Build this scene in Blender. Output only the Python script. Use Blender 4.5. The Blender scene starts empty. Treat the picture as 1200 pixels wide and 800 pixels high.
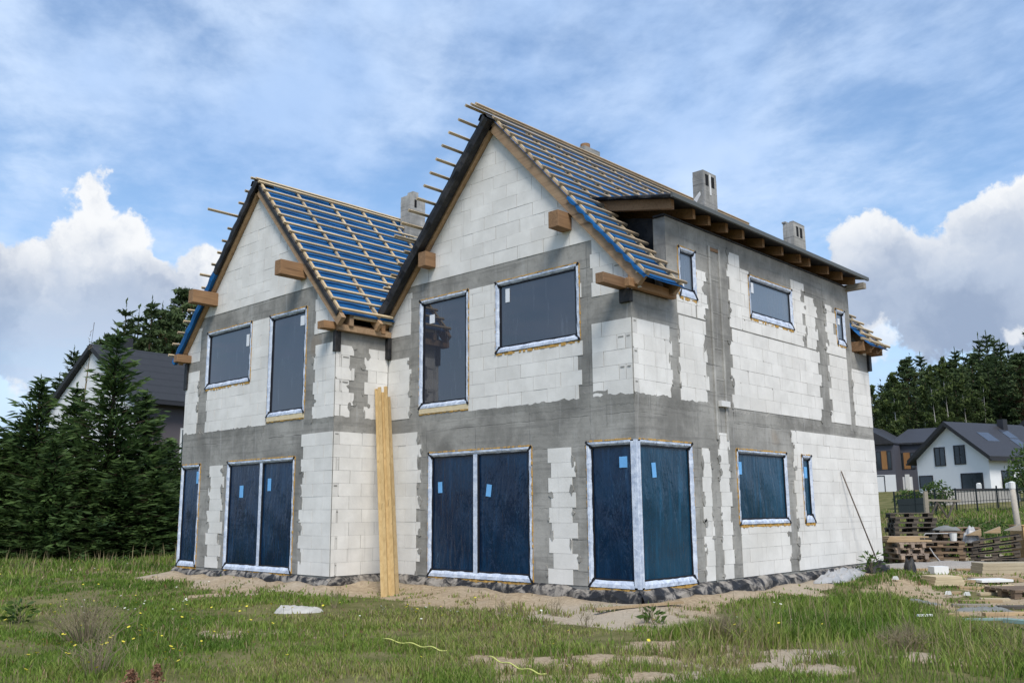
import bpy, math, random
import numpy as np
from mathutils import Vector, Matrix
random.seed(7); rng = np.random.default_rng(11)
R = math.radians
SC = bpy.context.scene
COL = SC.collection

# ------------------------------------------------------------------ camera
CAM = np.array([8.2026, -11.4830, 1.2062])
RGT = np.array([0.72771, 0.68584, -0.00792]); UPV = np.array([0.12967, -0.12623, 0.98349]); FWD = np.array([-0.67351, 0.71673, 0.18079])
cd = bpy.data.cameras.new('camera'); cam = bpy.data.objects.new('camera', cd); COL.objects.link(cam); SC.camera = cam
cd.sensor_width = 36; cd.lens = 1062.87 / 1200 * 36; cd.clip_start = 0.1; cd.clip_end = 3000
M4 = Matrix.Identity(4)
for i in range(3):
    M4[i][0] = RGT[i]; M4[i][1] = UPV[i]; M4[i][2] = -FWD[i]; M4[i][3] = CAM[i]
cam.matrix_world = M4

# ------------------------------------------------------------------ node helper
class NT:
    def __init__(s, tree): s.t = tree; s.n = tree.nodes; s.l = tree.links
    def node(s, typ, **k):
        nd = s.n.new(typ)
        for a, b in k.items(): setattr(nd, a, b)
        return nd
    def put(s, sock, v):
        if v is None: return
        if isinstance(v, bpy.types.NodeSocket): s.l.new(v, sock)
        else:
            if isinstance(v, (tuple, list)) and len(v) == 3 and sock.type == 'RGBA': v = (*v, 1)
            sock.default_value = v
    def math(s, op, a, b=None, c=None, clamp=False):
        nd = s.node('ShaderNodeMath', operation=op, use_clamp=clamp)
        for i, v in enumerate((a, b, c)):
            if v is not None: s.put(nd.inputs[i], v)
        return nd.outputs[0]
    def vmath(s, op, a, b=None, out=0):
        nd = s.node('ShaderNodeVectorMath', operation=op); s.put(nd.inputs[0], a)
        if b is not None: s.put(nd.inputs[3 if op == 'SCALE' else 1], b)
        return nd.outputs[out]
    def mix(s, f, a, b, blend='MIX'):
        nd = s.node('ShaderNodeMix', data_type='RGBA', blend_type=blend); s.put(nd.inputs[0], f); s.put(nd.inputs[6], a); s.put(nd.inputs[7], b)
        return nd.outputs[2]
    def noise(s, vec, scale, detail=4, rough=.55, dist=0, out='Fac'):
        nd = s.node('ShaderNodeTexNoise'); s.put(nd.inputs['Vector'], vec)
        for a, b in (('Scale', scale), ('Detail', detail), ('Roughness', rough), ('Distortion', dist)): s.put(nd.inputs[a], b)
        return nd.outputs[out]
    def ramp(s, f, a, b, c0=0., c1=1.):     # smooth map range
        nd = s.node('ShaderNodeMapRange', interpolation_type='SMOOTHSTEP'); s.put(nd.inputs[0], f)
        for i, v in enumerate((a, b, c0, c1)): s.put(nd.inputs[i + 1], v)
        return nd.outputs[0]
    def mapping(s, vec, scale=(1, 1, 1), rot=(0, 0, 0)):
        nd = s.node('ShaderNodeMapping'); s.put(nd.inputs[0], vec); nd.inputs['Scale'].default_value = scale; nd.inputs['Rotation'].default_value = rot
        return nd.outputs[0]
    def attr(s, name, out='Fac'):
        nd = s.node('ShaderNodeAttribute', attribute_name=name); return nd.outputs[out]

# ------------------------------------------------------------------ world: sky with clouds
SUN = Vector((0.62, -0.45, 0.95)).normalized()
W = bpy.data.worlds.new('World'); SC.world = W; W.use_nodes = True
def build_world():
    t = NT(W.node_tree); t.n.clear()
    out = t.node('ShaderNodeOutputWorld'); bg = t.node('ShaderNodeBackground')
    sky = t.node('ShaderNodeTexSky', sky_type='NISHITA'); sky.sun_disc = False
    sky.sun_elevation = math.asin(SUN.z); sky.sun_rotation = math.atan2(SUN.x, SUN.y)
    sky.air_density = 1.1; sky.dust_density = 1.0; sky.ozone_density = 2.5
    d = t.node('ShaderNodeTexCoord').outputs['Generated']
    sep = t.node('ShaderNodeSeparateXYZ'); t.put(sep.inputs[0], d)
    z = t.math('MAXIMUM', sep.outputs[2], 0.02)
    # thin high cloud laid out on a plane overhead
    inv = t.math('DIVIDE', 1.0, t.math('ADD', z, 0.10))
    pl = t.vmath('SCALE', d, inv)
    pl = t.mapping(pl, (1, 1, 0.0), (0, 0, 0.5))
    n1 = t.noise(t.mapping(pl, (0.8, 0.95, 1)), 1.7, 8, .58, .25)
    n2 = t.noise(t.mapping(pl, (1, 1.2, 1)), 5.0, 6, .6, .2)
    n4 = t.noise(pl, 13.0, 5, .6, .3); h = t.math('ADD', t.math('ADD', t.math('MULTIPLY', n1, .66), t.math('MULTIPLY', n2, .24)), t.math('MULTIPLY', n4, .10))
    veil = t.ramp(h, .38, .63, 0.12, .90)
    veil = t.math('MAXIMUM', veil, t.ramp(z, .28, .05, 0., .88))
    # the sky base
    base = t.mix(1, sky.outputs[0], (SKYK, SKYK, SKYK), 'MULTIPLY')
    hs = t.node('ShaderNodeHueSaturation'); hs.inputs['Saturation'].default_value = 1.12; t.put(hs.inputs['Color'], base); base = hs.outputs[0]
    n3 = t.noise(d, 7.0, 4, .5)
    vcol = t.mix(t.ramp(n3, .3, .7), (.38, .53, .79), (.55, .675, .87))
    c = t.mix(veil, base, vcol)
    # cumulus heaps
    nv = t.noise(d, 11, 6, .6, 0, 'Color'); nv2 = t.noise(d, 34, 5, .6, 0, 'Color')
    w = t.vmath('ADD', t.vmath('SCALE', t.vmath('SUBTRACT', nv, (.5, .5, .5)), .075), t.vmath('SCALE', t.vmath('SUBTRACT', nv2, (.5, .5, .5)), .042))
    dw = t.vmath('ADD', d, w)
    def heap(blobs):
        sd = None
        for (bx, by, r) in blobs:
            v = FWD + (bx - 600) / 1062.87 * RGT - (by - 400) / 1062.87 * UPV; v = v / np.linalg.norm(v)
            q = t.math('SUBTRACT', t.vmath('DISTANCE', dw, tuple(v), out=1), r / 1062.87)
            if sd is None: sd = q
            else:
                nd = t.node('ShaderNodeMath', operation='SMOOTH_MIN'); t.put(nd.inputs[0], sd); t.put(nd.inputs[1], q); nd.inputs[2].default_value = .012; sd = nd.outputs[0]
        return sd
    def heapcol(sd, zlo, zhi, ybias):
        # white sunlit heads, grey flat bases
        m = t.ramp(sd, .003, -.005)
        nz = t.noise(dw, 16, 5, .55)
        hgt = t.math('ADD', sep.outputs[2], t.math('MULTIPLY', t.math('SUBTRACT', nz, .5), .11))
        lit = t.ramp(hgt, zlo, zhi)
        rim = t.ramp(sd, -.060, -.006)
        lit = t.math('MAXIMUM', t.math('MULTIPLY', lit, ybias), t.math('MULTIPLY', rim, t.ramp(hgt, zlo - .06, zhi - .05)))
        lit = t.math('MULTIPLY', lit, t.ramp(t.noise(dw, 22, 4, .6), .25, .55, .62, 1))
        shade = t.mix(t.ramp(t.noise(dw, 8, 4, .5), .35, .65), (.27, .34, .47), (.40, .47, .59))
        return m, t.mix(lit, shade, (.75, .765, .785))
    L = heap([(114, 232, 23), (122, 287, 39), (154, 270, 25), (76, 332, 44), (20, 350, 50), (140, 345, 62), (60, 395, 60), (235, 330, 36), (205, 370, 50), (300, 390, 70), (-60, 370, 70), (-180, 360, 70)])
    m, cc = heapcol(L, .245, .32, .5); m = t.math('MULTIPLY', m, t.ramp(sep.outputs[2], .10, .23, .45, 1.)); c = t.mix(m, c, cc)
    Rr = heap([(1015, 290, 36), (1040, 320, 52), (1100, 320, 48), (1140, 268, 36), (1190, 280, 60), (1085, 375, 42), (1160, 350, 62), (1010, 345, 42), (1240, 258, 60), (1330, 300, 80)])
    m, cc = heapcol(Rr, .27, .36, .12); c = t.mix(m, c, cc)
    low = heap([(1020, 400, 20), (990, 395, 22), (1185, 392, 12)])
    m, cc = heapcol(low, .10, .18, .8); c = t.mix(t.math('MULTIPLY', m, .7), c, cc)
    low2 = heap([(22, 456, 13), (-30, 500, 22)])
    m, cc = heapcol(low2, .06, .12, .8); c = t.mix(t.math('MULTIPLY', m, .6), c, cc)
    t.put(bg.inputs[0], c); bg.inputs[1].default_value = 1.0
    t.l.new(bg.outputs[0], out.inputs[0])
SKYK = 0.145
build_world()
W.cycles.sampling_method = 'MANUAL'; W.cycles.sample_map_resolution = 512

sl = bpy.data.lights.new('sun', 'SUN'); sl.energy = 2.7; sl.angle = R(22); sl.color = (1, .955, .89)
so = bpy.data.objects.new('sun', sl); COL.objects.link(so); so.rotation_euler = (-SUN).to_track_quat('-Z', 'Y').to_euler(); so.location = (20, -20, 30)
SC.view_settings.view_transform = 'Standard'; SC.view_settings.look = 'None'; SC.view_settings.exposure = 0.34; SC.view_settings.gamma = 1
SC.view_settings.use_curve_mapping = False
SC.render.engine = 'CYCLES'
try: SC.cycles.max_bounces = 8; SC.cycles.transparent_max_bounces = 8
except Exception: pass

# ------------------------------------------------------------------ materials
def newmat(name):
    m = bpy.data.materials.new(name); m.use_nodes = True
    t = NT(m.node_tree); b = m.node_tree.nodes['Principled BSDF']
    return m, t, b
def ocoord(t): return t.node('ShaderNodeTexCoord').outputs['Object']
def bump(t, b, h, strength=.3, dist=.01):
    nd = t.node('ShaderNodeBump'); nd.inputs['Strength'].default_value = strength; nd.inputs['Distance'].default_value = dist
    t.put(nd.inputs['Height'], h); t.put(b.inputs['Normal'], nd.outputs[0])
def plain(name, col, rough=.7, spec=.3, var=.15, scale=6, bmp=0.0, metal=0, bscale=None):
    m, t, b = newmat(name); o = ocoord(t)
    n = t.noise(o, scale, 5, .6)
    c = t.mix(n, tuple(x * (1 - var) for x in col), tuple(min(1, x * (1 + var)) for x in col))
    t.put(b.inputs['Base Color'], c); b.inputs['Roughness'].default_value = rough; b.inputs['Specular IOR Level'].default_value = spec; b.inputs['Metallic'].default_value = metal
    if bmp: bump(t, b, t.noise(o, bscale or scale * 6, 4, .6), bmp, .01)
    return m
def wood(name, col, dark, axis=2, rough=.75, scale=1., tone=False):
    m, t, b = newmat(name); o = ocoord(t)
    sc = [14 * scale] * 3; sc[axis] = .8 * scale
    n = t.noise(t.mapping(o, tuple(sc)), 2.0, 5, .6, .6)
    n2 = t.noise(o, 1.3, 3, .6)
    f = t.math('ADD', t.math('MULTIPLY', n, .7), t.math('MULTIPLY', n2, .4))
    c = t.mix(t.ramp(f, .32, .78), dark, col)
    kn = t.noise(t.mapping(o, tuple(x * .28 for x in sc)), 5.0, 2, .5)
    c = t.mix(t.ramp(kn, .66, .74, 0, .55), c, tuple(x * .35 for x in dark))
    oi = t.node('ShaderNodeObjectInfo').outputs['Random']
    c = t.mix(1, c, t.mix(oi, (.74, .76, .80), (1.12, 1.08, 1.0)), 'MULTIPLY')
    t.put(b.inputs['Base Color'], c); b.inputs['Roughness'].default_value = rough; b.inputs['Specular IOR Level'].default_value = .25
    bump(t, b, n, .25, .004)
    return m
MT = {}
def mk_block():
    m, t, b = newmat('aerated_block'); o = ocoord(t)
    tone = t.attr('tone')
    n = t.noise(o, 2.2, 5, .6); n2 = t.noise(o, 17, 4, .65); n3 = t.noise(o, .55, 3, .5)
    c = t.mix(t.ramp(n, .3, .75), (.67, .66, .625), (.79, .78, .745))
    c = t.mix(t.ramp(n2, .62, .80, 0, .34), c, (.42, .41, .38))
    c = t.mix(t.ramp(n3, .55, .75, 0, .34), c, (.52, .49, .43))
    st = t.noise(t.mapping(o, (7, 7, .5)), 1.6, 4, .6)
    c = t.mix(t.ramp(st, .58, .74, 0, .28), c, (.40, .385, .36))
    c = t.mix(1, c, (1, .982, .962), 'MULTIPLY'); c = t.mix(1, c, tone, 'MULTIPLY')
    nd = t.node('ShaderNodeCombineColor'); [t.put(nd.inputs[i], tone) for i in range(3)]
    t.l.new(nd.outputs[0], c.node.inputs[7])
    t.put(b.inputs['Base Color'], c); b.inputs['Roughness'].default_value = .92; b.inputs['Specular IOR Level'].default_value = .12
    bump(t, b, t.math('ADD', n2, t.math('MULTIPLY', t.noise(o, 70, 3, .6), .5)), .35, .006)
    return m
def mk_concrete(name='concrete', k=1.0):
    m, t, b = newmat(name); o = ocoord(t)
    n = t.noise(o, 1.1, 6, .62, .4); n2 = t.noise(o, 9, 5, .65); st = t.noise(t.mapping(o, (5, 5, .45)), 1.5, 5, .6)
    hz = t.noise(t.mapping(o, (.5, .5, 9)), 1.4, 3, .5)
    c = t.mix(t.ramp(n, .28, .74), (.185 * k, .178 * k, .160 * k), (.385 * k, .37 * k, .335 * k))
    c = t.mix(t.ramp(n2, .5, .78, 0, .45), c, (.13 * k, .127 * k, .12 * k))
    c = t.mix(t.ramp(st, .54, .74, 0, .45), c, (.44 * k, .43 * k, .41 * k))
    c = t.mix(t.ramp(hz, .56, .66, 0, .28), c, (.12 * k, .117 * k, .11 * k))
    sx = t.node('ShaderNodeSeparateXYZ'); t.put(sx.inputs[0], o)
    def seam(v, per, off, wid):
        p = t.math('PINGPONG', t.math('ADD', v, off), per); return t.ramp(p, wid, wid * .3, 0, 1)
    hv = t.math('ADD', sx.outputs[0], sx.outputs[1]); jit = t.math('MULTIPLY', t.math('SUBTRACT', t.noise(o, 3, 3), .5), .05)
    sm = t.math('MAXIMUM', seam(t.math('ADD', sx.outputs[2], jit), .245, .03, .012), t.math('MULTIPLY', seam(t.math('ADD', hv, jit), .66, .2, .014), .8))
    sm = t.math('MULTIPLY', sm, t.ramp(t.noise(o, 1.9, 3, .6), .42, .62))
    c = t.mix(t.math('MULTIPLY', sm, .5), c, (.10 * k, .098 * k, .092 * k))
    pit = t.ramp(t.noise(o, 38, 3, .6), .66, .73); c = t.mix(t.math('MULTIPLY', pit, .5), c, (.09 * k, .088 * k, .08 * k))
    dr_ = t.ramp(t.noise(t.mapping(o, (9, 9, .7)), 1.3, 4, .65), .60, .72, 0, .4); c = t.mix(dr_, c, (.15 * k, .146 * k, .135 * k))
    rst = t.noise(o, .8, 2, .4); c = t.mix(t.ramp(rst, .70, .78, 0, .25), c, (.30, .20, .11))
    t.put(b.inputs['Base Color'], c); b.inputs['Roughness'].default_value = .9; b.inputs['Specular IOR Level'].default_value = .2
    bump(t, b, t.math('SUBTRACT', t.math('ADD', n2, hz), t.math('ADD', sm, pit)), .45, .012)
    return m
def mk_film(name, c0, c1, wr=.5, rough=.22, spec=.35):
    m, t, b = newmat(name); o = ocoord(t)
    n = t.noise(o, .9, 4, .6, .5)
    wn = t.noise(t.mapping(o, (2.6, 2.6, .5), (.25, .1, .3)), 1.6, 4, .6, 1.6)
    ridge = t.math('ABSOLUTE', t.math('SUBTRACT', wn, .5))
    line = t.ramp(ridge, .007, .001, 0, wr)
    gate = t.ramp(t.noise(o, 1.3, 4, .7), .53, .70)
    line = t.math('MULTIPLY', line, gate)
    c = t.mix(t.ramp(n, .3, .7), c0, c1)
    band = t.ramp(t.noise(t.mapping(o, (5, 5, .30)), 1.7, 5, .65, .4), .50, .72); c = t.mix(t.math('MULTIPLY', band, .7), c, tuple(min(1, x * 1.75) for x in c1))
    fine = t.ramp(t.noise(t.mapping(o, (26, 26, .5)), 1.5, 3, .6), .64, .72); c = t.mix(t.math('MULTIPLY', t.math('MULTIPLY', fine, gate), .35), c, (.10, .22, .34))
    c = t.mix(line, c, (.14, .27, .40))
    t.put(b.inputs['Base Color'], c); t.put(b.inputs['Roughness'], t.ramp(n, .3, .7, rough * .8, rough * 1.3)); b.inputs['Specular IOR Level'].default_value = spec
    bump(t, b, t.math('ADD', t.math('MULTIPLY', wn, 1.5), t.math('MULTIPLY', t.noise(t.mapping(o, (3, 3, .6)), 2.2, 4, .6, 1.), 1.2)), .35, .03)
    return m
def mk_glass(name, c0, c1, rough, spec, streak=.3):
    m, t, b = newmat(name); o = ocoord(t)
    n = t.noise(o, .8, 3, .5); st = t.noise(t.mapping(o, (6, 6, .7)), 1.8, 5, .65, .3)
    c = t.mix(n, c0, c1); c = t.mix(t.ramp(st, .56, .72, 0, streak), c, (.25, .28, .33))
    t.put(b.inputs['Base Color'], c); t.put(b.inputs['Roughness'], t.ramp(st, .4, .7, rough, rough * 2.2)); b.inputs['Specular IOR Level'].default_value = spec
    b.inputs['IOR'].default_value = 1.62
    bump(t, b, t.noise(o, 1.2, 2, .5), .05, .02)
    return m
def mk_tape(name='window_tape'):
    m, t, b = newmat(name); o = ocoord(t)
    n = t.noise(o, 9, 5, .65, .6); n2 = t.noise(o, 2.5, 3, .6)
    c = t.mix(t.ramp(n, .3, .7), (.40, .46, .57), (.68, .73, .81)); c = t.mix(t.ramp(n2, .55, .75, 0, .35), c, (.30, .38, .52))
    t.put(b.inputs['Base Color'], c); b.inputs['Roughness'].default_value = .45; b.inputs['Specular IOR Level'].default_value = .4
    bump(t, b, t.noise(o, 20, 4, .6, .8), .5, .012)
    return m
def mk_black(name, dust, rough=.5, k=.012):
    m, t, b = newmat(name); o = ocoord(t)
    n = t.noise(o, 4.5, 6, .65, .5)
    c = t.mix(t.ramp(n, .43, .62, 0, dust), (k, k, k * 1.15), (.36, .32, .27))
    t.put(b.inputs['Base Color'], c); b.inputs['Roughness'].default_value = rough; b.inputs['Specular IOR Level'].default_value = .4
    bump(t, b, t.noise(o, 14, 5, .6), .6, .02)
    return m
def mk_blue():
    m, t, b = newmat('roof_membrane'); o = ocoord(t)
    n = t.noise(o, 1.5, 4, .6)
    c = t.mix(t.ramp(n, .3, .7), (.005, .066, .19), (.010, .115, .31))
    c = t.mix(t.ramp(t.noise(o, 6, 4, .6), .6, .75, 0, .3), c, (.10, .18, .30))
    t.put(b.inputs['Base Color'], c); b.inputs['Roughness'].default_value = .6; b.inputs['Specular IOR Level'].default_value = .22
    bump(t, b, t.noise(o, 7, 4, .6), .4, .02)
    return m
def mk_ground():
    m, t, b = newmat('meadow_soil'); o = ocoord(t)
    s = t.attr('sand'); n = t.noise(o, 1.4, 6, .65); n2 = t.noise(o, 14, 5, .65); n3 = t.noise(o, .35, 4, .5)
    f = t.ramp(t.math('ADD', s, t.math('MULTIPLY', t.math('SUBTRACT', n, .5), .5)), .40, .60)
    gcol = t.mix(t.ramp(n, .3, .7), (.085, .092, .028), (.185, .165, .075)); gcol = t.mix(t.ramp(n3, .5, .7, 0, .5), gcol, (.13, .12, .055))
    scol = t.mix(t.ramp(n2, .3, .75), (.275, .205, .13), (.46, .365, .245)); scol = t.mix(t.ramp(n3, .4, .65), scol, t.mix(n2, (.31, .26, .195), (.47, .40, .31)))
    scol = t.mix(t.ramp(t.noise(o, 40, 3, .6), .62, .72, 0, .4), scol, (.16, .12, .08))
    t.put(b.inputs['Base Color'], t.mix(f, gcol, scol)); b.inputs['Roughness'].default_value = .97; b.inputs['Specular IOR Level'].default_value = .08
    bump(t, b, t.math('ADD', n2, t.math('MULTIPLY', t.noise(o, 45, 4, .6), .5)), .8, .03)
    return m
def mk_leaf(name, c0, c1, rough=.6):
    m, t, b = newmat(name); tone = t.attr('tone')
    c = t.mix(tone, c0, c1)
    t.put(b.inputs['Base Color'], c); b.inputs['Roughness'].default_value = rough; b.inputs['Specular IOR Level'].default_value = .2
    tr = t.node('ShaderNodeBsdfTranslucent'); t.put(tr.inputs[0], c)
    mx = t.node('ShaderNodeMixShader'); mx.inputs[0].default_value = .3
    t.l.new(b.outputs[0], mx.inputs[1]); t.l.new(tr.outputs[0], mx.inputs[2])
    t.l.new(mx.outputs[0], t.n['Material Output'].inputs[0])
    return m
def mk_grass():
    m, t, b = newmat('grass_blades'); col = t.attr('col', 'Color')
    t.put(b.inputs['Base Color'], col); b.inputs['Roughness'].default_value = .6; b.inputs['Specular IOR Level'].default_value = .2
    tr = t.node('ShaderNodeBsdfTranslucent'); t.put(tr.inputs[0], col)
    mx = t.node('ShaderNodeMixShader'); mx.inputs[0].default_value = .3
    t.l.new(b.outputs[0], mx.inputs[1]); t.l.new(tr.outputs[0], mx.inputs[2]); t.l.new(mx.outputs[0], t.n['Material Output'].inputs[0])
    return m
def mk_tiles(name, c0, c1, rot=0, sc=3.2, rough=.5):
    m, t, b = newmat(name); o = ocoord(t)
    wv = t.node('ShaderNodeTexWave', wave_type='BANDS', bands_direction='Z', wave_profile='SAW'); t.put(wv.inputs[0], o); wv.inputs['Scale'].default_value = sc; wv.inputs['Distortion'].default_value = .15
    n = t.noise(o, 4, 4, .6)
    c = t.mix(n, c0, c1); c = t.mix(t.ramp(wv.outputs['Fac'], .0, .3, .45, 0), c, tuple(x * .3 for x in c0))
    t.put(b.inputs['Base Color'], c); b.inputs['Roughness'].default_value = rough; b.inputs['Specular IOR Level'].default_value = .35
    bump(t, b, wv.outputs['Fac'], .6, .04)
    return m
MT.update(block=mk_block(), concrete=mk_concrete(), concrete_light=mk_concrete('rendered_concrete', 1.3),
    foundation=mk_black('dusty_membrane', .8, .6, .014), black=mk_black('black_membrane', .06, .6, .009), black_tape=plain('black_tape', (.012, .012, .015), .5),
    film_navy=mk_film('blue_film_dark', (.0018, .0110, .034), (.0034, .026, .066), .55, .15, .36), film_blue=mk_film('blue_film', (.0042, .031, .062), (.0062, .052, .100), .45, .16, .38),
    glass=mk_glass('dark_glass', (.026, .029, .039), (.042, .046, .060), .015, .85, .14), glass_side=mk_glass('sky_pale_glass', (.11, .14, .18), (.17, .205, .25), .16, .55, .25),  # side panes: bright sky reflection put into a lighter base colour
    tape=mk_tape(), foam=plain('pu_foam', (.50, .30, .09), .9, .1, .35, 14, .8), foam_pale=plain('pale_foam', (.66, .55, .36), .9, .1, .2, 10, .5),
    sticker_blue=plain('blue_sticker', (.16, .42, .75), .5), sticker_white=plain('white_sticker', (.72, .74, .76), .5, .3, .06),
    beam=wood('beam_timber', (.36, .215, .115), (.20, .115, .06), 1), rafter=wood('rafter_timber', (.47, .32, .19), (.30, .19, .11), 0, scale=.7), batten=wood('batten_timber', (.60, .49, .33), (.40, .30, .18), 1),
    plank=wood('fresh_plank', (.52, .375, .185), (.36, .24, .10), 2, scale=.8), batten_old=wood('weathered_batten', (.46, .37, .26), (.29, .22, .15), 1), pallet=wood('weathered_pallet', (.27, .195, .13), (.12, .085, .06), 0), pallet_dark=wood('dark_pallet', (.15, .125, .10), (.055, .048, .04), 0), pallet_pale=wood('pale_pallet', (.42, .33, .255), (.25, .19, .15), 0),
    osb=plain('osb_board', (.47, .31, .14), .8, .2, .3, 22, .3), board=wood('scrap_board', (.46, .345, .21), (.28, .20, .12), 0), board_pale=wood('pale_board', (.58, .49, .33), (.42, .34, .22), 0), board_grey=wood('grey_board', (.36, .32, .26), (.20, .18, .15), 0),
    membrane=mk_blue(), roofing_felt=plain('roofing_felt', (.014, .015, .018), .55, .4, .3, 5, .4), felt_edge=plain('felt_edge', (.10, .105, .10), .6),
    chimney=mk_concrete('chimney_block', .95), chimney_pale=mk_concrete('pale_chimney_block', 1.35), mortar=plain('white_mortar', (.66, .65, .62), .9), hole=plain('flue_hole', (.01, .01, .01), .9),
    ground=mk_ground(), grass=mk_grass(), needles=mk_leaf('spruce_needles', (.022, .046, .015), (.100, .160, .045)), pine=mk_leaf('pine_needles', (.026, .046, .017), (.100, .140, .050)), birch=mk_leaf('birch_leaves', (.045, .068, .018), (.14, .18, .05)), bush=mk_leaf('bush_leaves', (.03, .06, .012), (.10, .16, .035)),
    bark=plain('bark', (.07, .05, .035), .95, .1, .4, 20, .6), birch_bark=plain('birch_bark', (.40, .385, .35), .9, .1, .3, 9, .3), pine_bark=plain('pine_bark', (.16, .095, .055), .95, .1, .4, 10, .5), twig=plain('dry_twig', (.23, .19, .12), .9, .1, .3, 8),
    white_wall=plain('white_render', (.72, .72, .71), .9, .15, .05, 2), taupe=plain('taupe_render', (.115, .10, .105), .9, .15, .08, 2), grey_wall=plain('grey_clapboard', (.085, .085, .10), .8, .2, .12, 3), wood_panel=wood('wood_cladding', (.30, .16, .065), (.20, .10, .04), 2),
    tiles=mk_tiles('dark_roof_tiles', (.020, .021, .023), (.034, .035, .038), sc=.8, rough=.7), tiles_far=mk_tiles('far_roof_tiles', (.030, .030, .034), (.046, .046, .052), sc=2.2), win_far=mk_glass('far_window_glass', (.010, .017, .02), (.02, .03, .034), .08, .5, .1), trim=plain('dark_trim', (.03, .03, .034), .6), skylight=plain('skylight_glass', (.05, .06, .08), .12, .6, .1, 2),
    rust=plain('rusty_steel', (.10, .075, .055), .7, .4, .4, 20), fence=plain('fence_green', (.010, .017, .019), .6), stone=plain('stone_wall', (.36, .34, .31), .95, .1, .35, 16, .8), pole=plain('pale_pole', (.40, .36, .30), .8, .2, .3, 8, .3), white=plain('white_plastic', (.70, .70, .67), .5, .4, .08, 6), foil=plain('crumpled_foil', (.36, .355, .345), .4, .5, .25, 6, .9, bscale=9), foil_grey=plain('grey_tarp', (.17, .175, .165), .85, .4, .35, 5, .9, bscale=10), rock=plain('pale_stone', (.42, .405, .365), .9, .2, .35, 7, 1.0), gravel=plain('gravel', (.33, .30, .265), .95, .1, .5, 30, 1.),
    teal=plain('teal_board', (.20, .29, .26), .7, .3, .2, 8), rope=plain('yellow_strap', (.55, .56, .16), .6), dock=mk_leaf('dock_seed', (.20, .10, .06), (.38, .22, .14)), yellow=plain('yellow_petals', (.62, .52, .05), .7), white_petal=plain('white_petals', (.6, .6, .5), .7))

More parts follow.
